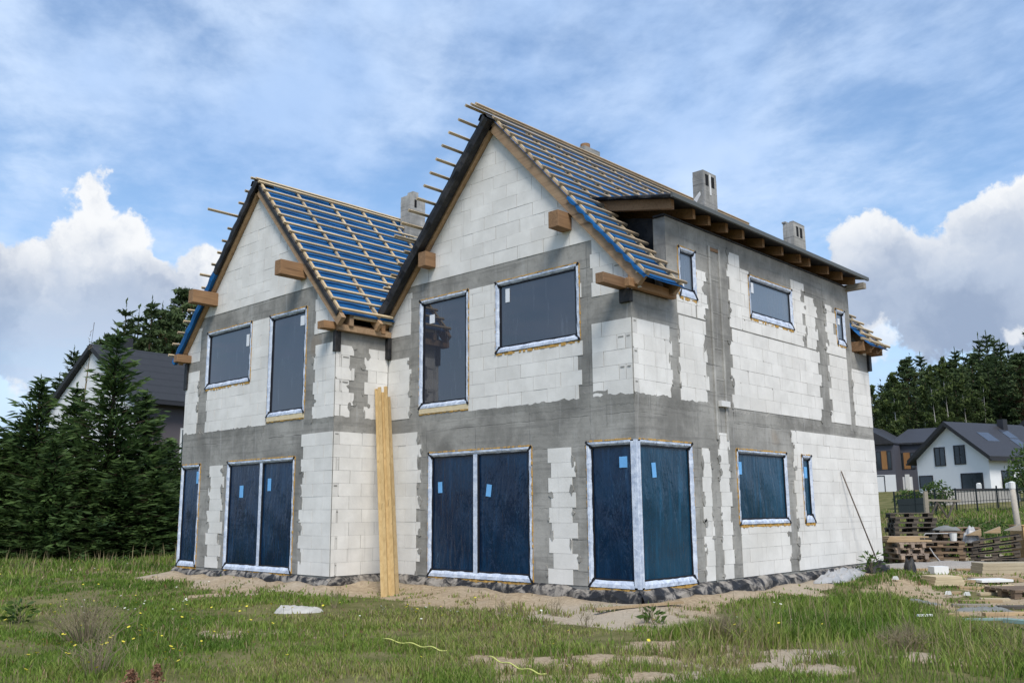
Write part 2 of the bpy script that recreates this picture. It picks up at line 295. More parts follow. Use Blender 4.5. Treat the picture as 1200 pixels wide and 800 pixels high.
# ------------------------------------------------------------------ mesh helpers
class MB:
    def __init__(s): s.v = []; s.f = []; s.mi = []; s.tone = []
    def poly(s, pts, mi=0, tone=1.0):
        b = len(s.v); s.v += [tuple(p) for p in pts]; s.f.append(tuple(range(b, b + len(pts)))); s.mi.append(mi); s.tone.append(tone)
    def prism(s, a, b, mi=0, tone=1.0, caps=(True, True)):
        """a, b: same-length loops (front, back)"""
        n = len(a); o = len(s.v); s.v += [tuple(p) for p in a] + [tuple(p) for p in b]
        F = [tuple(o + (i, o + (i + 1) % n, o + n + (i + 1) % n, o + n + i)[j] if False else (o + i, o + (i + 1) % n, o + n + (i + 1) % n, o + n + i)[j] for j in range(4)) for i in range(n)]
        if caps[0]: F.append(tuple(o + n - 1 - i for i in range(n)))
        if caps[1]: F.append(tuple(o + n + i for i in range(n)))
        for f in F: s.f.append(f); s.mi.append(mi); s.tone.append(tone)
    def box(s, lo, hi, mi=0, tone=1.0):
        x0, y0, z0 = lo; x1, y1, z1 = hi
        s.prism([(x0, y0, z0), (x1, y0, z0), (x1, y1, z0), (x0, y1, z0)], [(x0, y0, z1), (x1, y0, z1), (x1, y1, z1), (x0, y1, z1)], mi, tone)
    def bar(s, a, b, w, h, up=(0, 0, 1), mi=0, tone=1.0, w2=None, h2=None):
        """rectangular bar from a to b, w across, h along up"""
        a = Vector(a); b = Vector(b); d = (b - a).normalized(); up = Vector(up)
        sd = d.cross(up)
        if sd.length < 1e-5: sd = d.cross(Vector((1, 0, 0)))
        sd.normalize(); u = sd.cross(d).normalized()
        w2 = w if w2 is None else w2; h2 = h if h2 is None else h2
        q = lambda p, ww, hh: [p - sd * ww / 2 - u * hh / 2, p + sd * ww / 2 - u * hh / 2, p + sd * ww / 2 + u * hh / 2, p - sd * ww / 2 + u * hh / 2]
        s.prism(q(a, w, h), q(b, w2, h2), mi, tone)
    def tube(s, pts, rad, n=6, mi=0, tone=1.0):
        pts = [Vector(p) for p in pts]; rad = rad if isinstance(rad, (list, tuple)) else [rad] * len(pts)
        o = len(s.v)
        for i, p in enumerate(pts):
            d = (pts[min(i + 1, len(pts) - 1)] - pts[max(i - 1, 0)]).normalized()
            a = d.cross(Vector((0, 0, 1)))
            if a.length < .05: a = d.cross(Vector((1, 0, 0)))
            a.normalize(); b = d.cross(a)
            for k in range(n):
                t = 2 * math.pi * k / n; s.v.append(tuple(p + (a * math.cos(t) + b * math.sin(t)) * rad[i]))
        for i in range(len(pts) - 1):
            for k in range(n):
                s.f.append((o + i * n + k, o + i * n + (k + 1) % n, o + (i + 1) * n + (k + 1) % n, o + (i + 1) * n + k)); s.mi.append(mi); s.tone.append(tone)
        s.f.append(tuple(o + k for k in range(n))[::-1]); s.mi.append(mi); s.tone.append(tone)
        e = o + (len(pts) - 1) * n; s.f.append(tuple(e + k for k in range(n))); s.mi.append(mi); s.tone.append(tone)
    def build(s, name, mats, parent=None, loc=None, fix=False, smooth=False, bevel=0):
        me = bpy.data.meshes.new(name); off = Vector(loc) if loc is not None else (Vector(parent['_w']) if parent is not None else Vector((0, 0, 0)))
        me.from_pydata([tuple(Vector(p) - off) for p in s.v], [], s.f)
        for m in (mats if isinstance(mats, (list, tuple)) else [mats]): me.materials.append(MT[m])
        me.polygons.foreach_set('material_index', s.mi)
        a = me.attributes.new('tone', 'FLOAT', 'FACE'); a.data.foreach_set('value', s.tone)
        me.update()
        if fix:
            import bmesh
            bm = bmesh.new(); bm.from_mesh(me); bmesh.ops.recalc_face_normals(bm, faces=bm.faces); bm.to_mesh(me); bm.free()
        if smooth: me.polygons.foreach_set('use_smooth', [True] * len(me.polygons))
        o = bpy.data.objects.new(name, me); COL.objects.link(o)
        o['_w'] = tuple(off)
        if parent is not None:
            o.parent = parent; o.location = off - Vector(parent['_w'])
        else: o.location = off
        if bevel:
            b = o.modifiers.new('bevel', 'BEVEL'); b.width = bevel; b.segments = 2; b.limit_method = 'ANGLE'
        return o
def empty(name, loc, rz=0):
    o = bpy.data.objects.new(name, None); COL.objects.link(o); o.location = loc; o.rotation_euler.z = rz; o['_w'] = tuple(loc); o.empty_display_size = .3
    return o
def tag(o, label=None, cat=None, group=None, kind=None):
    if label: o['label'] = label
    if cat: o['category'] = cat
    if group: o['group'] = group
    if kind: o['kind'] = kind
    return o
def copy_tree(o, parent=None):
    c = o.copy(); COL.objects.link(c)
    if parent is not None: c.parent = parent
    for ch in o.children: copy_tree(ch, c)
    return c
def np_mesh(name, V, F, mat, parent=None, tone=None, col=None, loc=(0, 0, 0)):
    """V (n,3), F (m,k) numpy, quads or tris"""
    me = bpy.data.meshes.new(name); k = F.shape[1]
    me.vertices.add(len(V)); me.vertices.foreach_set('co', V.astype(np.float32).ravel())
    me.loops.add(F.size); me.loops.foreach_set('vertex_index', F.astype(np.int32).ravel())
    me.polygons.add(len(F)); me.polygons.foreach_set('loop_start', (np.arange(len(F)) * k).astype(np.int32))
    try: me.polygons.foreach_set('loop_total', np.full(len(F), k, np.int32))
    except Exception: pass
    me.update(calc_edges=True); me.validate()
    if tone is not None:
        a = me.attributes.new('tone', 'FLOAT', 'POINT'); a.data.foreach_set('value', tone.astype(np.float32))
    if col is not None:
        a = me.attributes.new('col', 'FLOAT_COLOR', 'POINT'); a.data.foreach_set('color', np.c_[col, np.ones(len(col))].astype(np.float32).ravel())
    me.materials.append(MT[mat])
    o = bpy.data.objects.new(name, me); COL.objects.link(o); o['_w'] = tuple(loc)
    if parent is not None: o.parent = parent
    else: o.location = loc
    return o
_T = rng.random((64, 64, 8))
def vnoise(x, y, ch=0):
    x = np.asarray(x, float); y = np.asarray(y, float)
    xi = np.floor(x).astype(int); yi = np.floor(y).astype(int); fx = x - xi; fy = y - yi
    fx = fx * fx * (3 - 2 * fx); fy = fy * fy * (3 - 2 * fy)
    g = lambda a, b: _T[a % 64, b % 64, ch]
    return (g(xi, yi) * (1 - fx) + g(xi + 1, yi) * fx) * (1 - fy) + (g(xi, yi + 1) * (1 - fx) + g(xi + 1, yi + 1) * fx) * fy
def fbm(x, y, ch=0, o=4):
    s = 0; a = .5; n = 0
    for i in range(o): s = s + a * vnoise(np.asarray(x) * 2 ** i, np.asarray(y) * 2 ** i, (ch + i) % 8); n += a; a *= .5
    return s / n
def clip(poly, a, b, c):
    """keep a*h + b*z <= c"""
    out = []
    for i in range(len(poly)):
        p, q = poly[i], poly[(i + 1) % len(poly)]; dp = a * p[0] + b * p[1] - c; dq = a * q[0] + b * q[1] - c
        if dp <= 0: out.append(p)
        if (dp < 0 < dq) or (dq < 0 < dp):
            t = dp / (dp - dq); out.append((p[0] + t * (q[0] - p[0]), p[1] + t * (q[1] - p[1])))
    return out
#@@PART2
# ------------------------------------------------------------------ ground height and soil mask
YL = -1.296; XS = -6.02; XE = -11.92; YR = 9.25; YRL = 7.95
def house_dist(x, y):
    def bd(x0, x1, y0, y1):
        dx = np.maximum(np.maximum(x0 - x, x - x1), 0); dy = np.maximum(np.maximum(y0 - y, y - y1), 0); return np.hypot(dx, dy)
    return np.minimum(bd(XS, 0, 0, YR, ), bd(XE, XS, YL, YRL))
def sstep(a, b, t):
    t = np.clip((np.asarray(t, float) - a) / (b - a), 0, 1); return t * t * (3 - 2 * t)
def ground_z(x, y):
    x = np.asarray(x, float); y = np.asarray(y, float)
    z = -.36 + (.195 + .05 * sstep(-1, -4, x) + (fbm(x * 1.9, y * 1.9, 4) - .5) * .16) * np.exp(-house_dist(x, y) / .9)
    z = z + (fbm(x * .35 + 5, y * .35 + 9, 1) - .5) * .10 * sstep(.3, 2.5, house_dist(x, y)) + (fbm(x * 1.6, y * 1.6, 2) - .5) * .05
    z = z + 3.15 * sstep(22, 78, y) + 1.5 * sstep(78, 200, y)
    z = z + .16 * np.exp(-((x - 1.0) ** 2 + (y - 7.4) ** 2) / 1.6)
    return z
SANDS = [(-2.7, -5.1, 1.2, .45), (1.85, -4.0, .9, .38), (2.9, -4.3, .8, .35), (3.3, -2.3, .75, .4), (4.05, -2.75, .9, .45), (2.35, -2.2, .75, .45), (-15.6, -.7, 2.2, .6), (-7.2, -2.6, .8, .25), (4.6, -1.3, .5, .5), (.6, -3.0, .4, .2)]
def sand_mask(x, y):
    x = np.asarray(x, float); y = np.asarray(y, float)
    d = house_dist(x, y)
    wd = .85 + .95 * sstep(-7, -1, x) * sstep(.5, -1.0, y) + .35 * sstep(-1, 0, x) * sstep(2, 0, y)
    wd = wd + np.where(x > 0, -.15, 0)
    n = fbm(x * .9, y * .9, 3) - .5
    m = sstep(.35, -.35, d - wd + n * 1.5)
    for cx, cy, a, b in SANDS:
        # patches lie along the sight line across the meadow, rotated to the house's diagonal
        u = (x - cx) * .73 + (y - cy) * .68; v = -(x - cx) * .68 + (y - cy) * .73
        m = np.maximum(m, sstep(1.35, .35, np.hypot(u / a / 1.05, v / b / 1.15) + n * 1.9 + .12 + (fbm(x * 3.1, y * 3.1, 1) - .5) * 1.2))
    # building yard on the right
    yard = sstep(4.2, 5.8, y + .75 * (x - 1)) * sstep(.6, 1.6, x + 3 * sstep(8.5, 10, y)) * sstep(23, 19, y)
    m = np.maximum(m, yard * sstep(.30, .50, fbm(x * .7 + 3, y * .7 + 1, 4) + .16 * sstep(3, 9, y)))
    return m
def at(px, py, dist=None):
    """point on the sight line of a picture position: at a given distance, or on the ground"""
    d = FWD + (px - 600) / 1062.87 * RGT - (py - 400) / 1062.87 * UPV
    if dist is not None: return Vector(CAM + d / np.hypot(d[0], d[1]) * dist)
    t = 6.0
    for i in range(4000):
        p = CAM + d * t
        if p[2] <= float(ground_z(p[0], p[1])): return Vector(p)
        t += .02 + t * .001
    return Vector(p)
def gpt(px, dist):
    p = at(px, 560, dist); return Vector((p.x, p.y, float(ground_z(p.x, p.y))))

def make_ground():
    def axis(lo, hi, step, ext):
        a = list(np.arange(lo, hi + step / 2, step)); s = step; l = [a[0]]; r = [a[-1]]
        while l[-1] > -ext: s *= 1.16; l.append(l[-1] - s)
        s = step
        while r[-1] < ext: s *= 1.16; r.append(r[-1] + s)
        return np.array(l[:0:-1] + a + r[1:])
    X = axis(-20, 11, .125, 1500); Y = axis(-12, 20, .125, 1500)
    gx, gy = np.meshgrid(X, Y); z = ground_z(gx, gy)
    inside = (house_dist(gx, gy) <= 0)
    z = np.where(inside, -.30, z)
    V = np.c_[gx.ravel(), gy.ravel(), z.ravel()]
    ny, nx = gx.shape; i = np.arange(ny * nx).reshape(ny, nx)
    F = np.stack([i[:-1, :-1], i[:-1, 1:], i[1:, 1:], i[1:, :-1]], -1).reshape(-1, 4)
    o = np_mesh('meadow', V, F, 'ground'); tag(o, 'meadow with sandy soil around the unfinished house', 'ground', kind='structure')
    a = o.data.attributes.new('sand', 'FLOAT', 'POINT'); a.data.foreach_set('value', sand_mask(gx, gy).ravel().astype(np.float32))
    o.data.polygons.foreach_set('use_smooth', [True] * len(o.data.polygons))
make_ground()

# ------------------------------------------------------------------ the unfinished house
HOUSE = empty('unfinished_house', (-6, 4, -.25))
tag(HOUSE, 'unfinished twin-gabled house of white blocks and grey concrete with blue film on its windows', 'house')
CO = .2425; TAN = 1.09; ANG = math.atan(TAN); CA, SA = math.cos(ANG), math.sin(ANG); ZE = 4.85
ZT = 2.235; UT = 5.226
GRID_G = 0.0; GRID_U = 2.941; GRID_R = 4.60

def wall(name, P, outline, holes, regions, clips=(), th=.24, grips=()):
    """P(h,z,d) -> world, d outward. Concrete core with openings, blocks laid proud of it course by course."""
    mb = MB()
    h0, h1, z0, z1 = outline
    hs = sorted({h0, h1, *[x for r in holes for x in r[:2]]}); zs = sorted({z0, z1, 4.60, *[x for r in holes for x in r[2:4]]})
    hs = [h for h in hs if h0 <= h <= h1]; zs = [z for z in zs if z0 <= z <= z1]
    for i in range(len(hs) - 1):
        for j in range(len(zs) - 1):
            ch, cz = (hs[i] + hs[i + 1]) / 2, (zs[j] + zs[j + 1]) / 2
            if any(r[0] < ch < r[1] and r[2] < cz < r[3] for r in holes): continue
            pl = [(hs[i], zs[j]), (hs[i + 1], zs[j]), (hs[i + 1], zs[j + 1]), (hs[i], zs[j + 1])]
            for c in clips: pl = clip(pl, *c)
            if len(pl) < 3: continue
            mb.poly([P(h, z, 0) for h, z in pl], 0); mb.poly([P(h, z, -th) for h, z in pl][::-1], 0)
    for r in holes:
        a, b, c, d = r[:4]
        for (p, q) in (((a, c), (b, c)), ((b, c), (b, d)), ((b, d), (a, d)), ((a, d), (a, c))):
            if max(p[0], q[0]) < h0 or min(p[0], q[0]) > h1: continue
            p, q = (min(max(p[0], h0), h1), p[1]), (min(max(q[0], h0), h1), q[1])
            mb.poly([P(*p, 0), P(*q, 0), P(*q, -th), P(*p, -th)], 0)
    g = .0022
    for rg in regions:
        a, b, c, d, grid, tl, tr = rg[:7]; blen = .60; solid = b - a < .72 and tl > .03 and tr > .03
        k0 = int(math.floor((c - grid) / CO + 1e-6)); k1 = int(math.ceil((d - grid) / CO - 1e-6))
        for k in range(k0, k1):
            za, zb = max(c, grid + k * CO), min(d, grid + (k + 1) * CO)
            if zb - za < .03: continue
            cuts = sorted({za, zb, *[z for r in holes for z in (r[2] - .02, r[3] + .01) if za + .02 < z < zb - .02 and r[0] < b and r[1] > a]})
            for m in range(len(cuts) - 1):
                ya, yb = cuts[m], cuts[m + 1]; cz = (ya + yb) / 2
                L = a + (tl if k % 2 else 0) + (random.uniform(-.02, .02) if tl else 0); Rr = b - (tr if k % 2 == 0 else 0) + (random.uniform(-.02, .02) if tr else 0)
                iv = [(L, Rr)]
                for r in holes:
                    if r[2] - .02 < cz < r[3] + .01:
                        nv = []
                        for (u, v) in iv:
                            if r[1] + .02 <= u or r[0] - .02 >= v: nv.append((u, v)); continue
                            if r[0] - .02 > u: nv.append((u, r[0] - .02))
                            if r[1] + .02 < v: nv.append((r[1] + .02, v))
                        iv = nv
                if not clips or d < 4.6:
                  for (hh, tt) in ((L, tl), (Rr, tr)):      # mortar dragged over the toothed edges
                    if tt > .015 and random.random() < .75:
                        cx_, cz_ = hh + random.uniform(-.03, .03), random.uniform(ya, yb); rx, rz = random.uniform(.02, .07), random.uniform(.03, .13); np_ = 9
                        bl = [(cx_ + rx * math.cos(q * 6.283 / np_) * random.uniform(.5, 1.2), cz_ + rz * math.sin(q * 6.283 / np_) * random.uniform(.5, 1.2)) for q in range(np_)]
                        if all(h0 + .01 < q[0] < h1 - .01 and not any(r[0] - .1 < q[0] < r[1] + .1 and r[2] - .14 < q[1] < r[3] + .1 for r in holes) for q in bl):
                            mb.poly([P(h, z, .0135) for h, z in bl], 0)
                            for q in range(np_): mb.poly([P(*bl[q], .0135), P(*bl[q], 0), P(*bl[(q + 1) % np_], 0), P(*bl[(q + 1) % np_], .0135)], 0)
                for (u, v) in iv:
                    st = (.31 if k % 2 else 0.0) + random.uniform(-.035, .035)
                    e = [u]; x = math.floor((u - st) / blen) * blen + st
                    while x < v and not solid:
                        if x > u + .07 and x < v - .07: e.append(x + random.uniform(-.008, .008))
                        x += blen
                    e.append(v)
                    for gh in grips:
                        if u < gh[0] < v and (k % 2 == gh[1]): e.append(gh[0])
                    e.sort()
                    for n in range(len(e) - 1):
                        if e[n + 1] - e[n] < .02: continue
                        gj = .0030 + random.uniform(0, .003); gz_ = random.choice((.0008, .0014, .0022, .003))
                        pl = [(e[n] + gj, ya + gz_), (e[n + 1] - gj, ya + gz_ * .6), (e[n + 1] - gj, yb - gz_), (e[n] + gj, yb - gz_ * .7)]
                        if random.random() < .16 and not clips:   # knocked corner
                            q = random.randrange(4); c0 = random.uniform(.015, .045); s = [(1, 1), (-1, 1), (-1, -1), (1, -1)][q]; p = pl[q]
                            pl[q:q + 1] = [(p[0], p[1] + s[1] * c0), (p[0] + s[0] * c0, p[1])] if q % 2 == 0 else [(p[0] + s[0] * c0, p[1]), (p[0], p[1] + s[1] * c0)]
                        for cc in clips: pl = clip(pl, cc[0], cc[1], cc[2] - .012)
                        if len(pl) < 3: continue
                        t = random.choice((1, 1, .985, .97, 1.02, .95)) * random.uniform(.975, 1.025)
                        for gh in grips:
                            if k % 2 == gh[1] and (abs(e[n] - gh[0]) < .01 and e[n + 1] - e[n] < .16 or abs(e[n + 1] - gh[0]) < .01 and e[n + 1] - e[n] < .16): t *= .86
                        for gh in grips:   # dark hand-hold notch by the corner
                            if k % 2 == gh[1] and (abs(e[n] - gh[0]) < .01 or abs(e[n + 1] - gh[0]) < .01) and e[n + 1] - e[n] < .2 and yb - ya > .2:
                                ca, cb = min(e[n], e[n + 1]) + .03, max(e[n], e[n + 1]) - .03; zz = yb - .045
                                mb.poly([P(ca, zz - .012, .0125), P(cb, zz - .012, .0125), P(cb, zz + .012, .0125), P(ca, zz + .012, .0125)], 0); mb.poly([P(ca, zz + .012, .0125), P(cb, zz + .012, .0125), P(cb, zz + .012, .0), P(ca, zz + .012, .0)], 0)
                        dd = .007 + random.uniform(-.002, .003); tw = random.uniform(-.0015, .0015)
                        F = [P(h, z, dd + (tw if i % 2 else -tw)) for i, (h, z) in enumerate(pl)]; B = [P(h, z, -.003) for h, z in pl]
                        mb.poly(F, 1, t)
                        for i in range(len(pl)):
                            mb.poly([F[i], B[i], B[(i + 1) % len(pl)], F[(i + 1) % len(pl)]], 1, t * .97)
    # smeared slurry over block edges: ragged thin skins of concrete
    for sm in SMEARS.get(name, ()):
        ha, hb, zl, zh, jag = sm; n = max(3, int((hb - ha) / .05)); top = []; bot = []; v = 0
        for i in range(n + 1):
            h = ha + (hb - ha) * i / n; v = .6 * v + random.uniform(-1, 1) * jag * .6
            top.append((h, zh + v)); bot.append((h, zl + random.uniform(-.02, .02)))
        for i in range(n): mb.poly([P(*bot[i], .002), P(*bot[i + 1], .002), P(*top[i + 1], .0125), P(*top[i], .0125)], 0)
        for i in range(n): mb.poly([P(*top[i], .0125), P(*top[i + 1], .0125), P(*top[i + 1], 0), P(*top[i], 0)], 0)
    return mb.build(name, ['concrete', 'block'], HOUSE, fix=False)
SMEARS = {
 'right_front_wall': [(-2.2, 0, 2.80, 2.965, .035), (-4.9, -2.2, 2.85, 2.955, .012), (-1.05, -.5, 2.9, 3.02, .05)],
 'left_front_wall': [(XE, -8.45, 2.80, 2.945, .05), (-7.0, XS, 2.86, 2.945, .02)],
 'right_side_wall': [(0, 2.2, 2.80, 2.965, .03), (3.0, 5.2, 2.70, 2.89, .06), (5.2, 8.1, 2.72, 2.83, .04), (8.2, 9.2, 2.72, 2.80, .03)],
 'porch_side_wall': [(YL, 0, 2.80, 2.95, .02)]}

PF = lambda h, z, d: (h, -d, z)
PL = lambda h, z, d: (h, YL - d, z)
PR = lambda h, z, d: (d, h, z)
PS = lambda h, z, d: (XS + d, h, z)
G1, G2 = (-4.756, -2.156, 0, ZT), (-.951, 0.02, 0, ZT)
F2, F3 = (-5.051, -3.693, 3.10, UT), (-2.973, -1.047, 3.936, UT)
L1, L2 = (XE - .02, -11.02, 0, ZT), (-9.824, -7.272, 0, ZT)
L3, L4 = (-10.983, -9.082, 3.936, UT), (-8.358, -7.014, 3.10, UT)
RC, R1, R2 = (-.02, 1.571, 0, ZT), (3.03, 4.90, .90, 2.20), (5.545, 5.965, .89, 2.19)
U1, U2, U3 = (1.405, 1.935, 4.74, 5.60), (3.815, 5.575, 4.715, 5.535), (7.65, 8.10, 4.69, 5.47)
XM, XML = XS / 2, (XE + XS) / 2
clR = [(TAN, 1, ZE + TAN * 0), (-TAN, 1, ZE - TAN * XS)]
clL = [(TAN, 1, ZE + TAN * XS), (-TAN, 1, ZE - TAN * XE)]
T = .09
wall('right_front_wall', PF, (XS, 0, 0, 8.3), [G1, G2, F2, F3], [
    (XS, -5.0, 0, 2.69, GRID_G, 0, .10), (-1.80, -1.19, 0, 2.19, GRID_G, T, T),
    (XS, -5.31, GRID_U, 4.153, GRID_U, 0, .05), (XS, -5.31, 4.60, 5.45, GRID_R, 0, .04),
    (-3.69, -1.0, GRID_U, UT, GRID_U, 0, .10), (-.80, -.007, GRID_U, 4.153, GRID_U, 0, 0), (-.80, .3, 4.60, 5.7, GRID_R, .04, 0),
    (XS, 0, 5.57, 8.3, GRID_R, 0, 0)], clR, grips=((-.13, 1),))
wall('left_front_wall', PL, (XE, XS, 0, 8.3), [L1, L2, L3, L4], [
    (-7.06, XS - .007, 0, 2.69, GRID_G, .08, 0), (-10.63, -9.97, 0, 2.19, GRID_G, T, T),
    (-6.73, XS - .007, GRID_U, 4.42, GRID_U, .05, 0), (-6.73, XS, 4.62, 5.45, GRID_R, .04, 0),
    (XE, -11.29, GRID_U, 4.42, GRID_U, 0, .04), (XE, -11.29, 4.62, 5.4, GRID_R, 0, .04),
    (-10.93, -8.40, GRID_U, UT, GRID_U, .05, 0),
    (XE, XS, 5.62, 8.3, GRID_R, 0, 0)], clL)
wall('porch_side_wall', PS, (YL, 0, 0, 4.6), [], [
    (YL + .006, -.02, 0, 2.69, GRID_G, 0, 0), (YL + .006, -.86, GRID_U, 4.34, GRID_U, 0, .09), (-.60, -.02, GRID_U, 4.34, GRID_U, .09, 0)], grips=((YL + .14, 0),))
wall('right_side_wall', PR, (0, YR, 0, 4.6), [RC, R1, R2, (1.04, 8.4, 4.42, 4.7)], [
    (1.86, 2.17, 0, 2.19, GRID_G, .04, .03), (2.42, 2.80, 0, 2.47, GRID_G, .04, .05),
    (3.06, 4.93, 0, .85, GRID_G, 0, .06), (5.18, YR, 0, 2.67, GRID_G, .07, 0), (8.28, YR, GRID_U, 4.21, GRID_U, .02, 0),
    (.007, 1.10, GRID_U, 4.153, GRID_U, 0, .06), (1.31, 2.22, GRID_U, 4.42, GRID_U, .02, .06), (3.00, 6.72, GRID_U, 4.42, GRID_U, .08, .10), (7.07, 8.07, GRID_U, 4.42, GRID_U, .10, 0)], grips=((.13, 0),))
PRD = lambda h, z, d: (d, h, z)
wall('dormer_wall', PRD, (1.04, 8.40, 4.42, 6.06), [U1, U2, U3], [
    (1.31, 1.94, 4.42, 4.74, GRID_U, 0, .05), (1.93, 2.30, 4.42, 5.30, GRID_U, 0, .10), (3.02, 3.50, 4.42, 5.85, GRID_U, .08, .0), (3.5, 3.84, 4.42, 5.61, GRID_U, 0, 0), (3.80, 5.62, 4.42, 4.72, GRID_U, 0, 0),
    (5.56, 6.15, 4.42, 5.77, GRID_U, 0, .12), (6.15, 6.72, 4.42, 5.53, GRID_U, 0, .10), (7.07, 7.66, 4.42, 5.50, GRID_U, .10, .16), (7.5, 8.07, 4.42, 4.69, GRID_U, 0, 0)])
# chase with pipes between the small and the wide upper window
mb = MB()
for ya, yb, zt in ((2.38, 2.44, 5.82), (2.72, 2.78, 5.82)):
    mb.box((0.002, ya, 2.35), (.022, yb, zt), 0)
mb.box((0.001, 2.44, 2.98), (.004, 2.72, 5.74), 1); mb.box((0.001, 2.44, 5.74), (.02, 2.72, 5.80), 2)
for zz in (3.4, 3.95, 4.6, 5.2): mb.box((.004, 2.44, zz), (.009, 2.72, zz + .02), 0)
mb.box((.002, 2.50, 2.93), (.07, 2.80, 3.03), 3)
mb.build('pipe_chase', ['concrete_light', 'concrete', 'beam', 'mortar'], HOUSE)
# walls not seen from the front, floors and ridge stop daylight leaking into the rooms
mb = MB()
mb.box((XE, YL + .24, -.25), (XE + .24, YRL, 4.6)); mb.box((XE + .24, YRL - .24, 0), (XS, YRL, 4.6)); mb.box((XS + .0, YR - .24, 0), (-.24, YR, 4.6)); mb.box((XS - .24, .0, 0), (XS - .002, YR, 4.55))
for (xa, xb, y) in ((XS, 0, YR), (XE, XS, YRL)):
    mb.prism([(xa, y - .24, 4.6), (xb, y - .24, 4.6), (xb, y - .24, ZE), ((xa + xb) / 2, y - .24, 8.1), (xa, y - .24, ZE)], [(xa, y, 4.6), (xb, y, 4.6), (xb, y, ZE), ((xa + xb) / 2, y, 8.1), (xa, y, ZE)])
mb.build('rear_wall', ['block'], HOUSE, fix=True)
mb = MB()
for (xa, xb, ya, yb) in ((XS + .01, -.25, .25, YR - .25), (XE + .25, XS - .25, YL + .25, YRL - .25)):
    mb.box((xa, ya, -.2), (xb, yb, -.02)); mb.box((xa, ya, 2.45), (xb, yb, 2.8))
mb.build('floor_slab', ['concrete'], HOUSE)

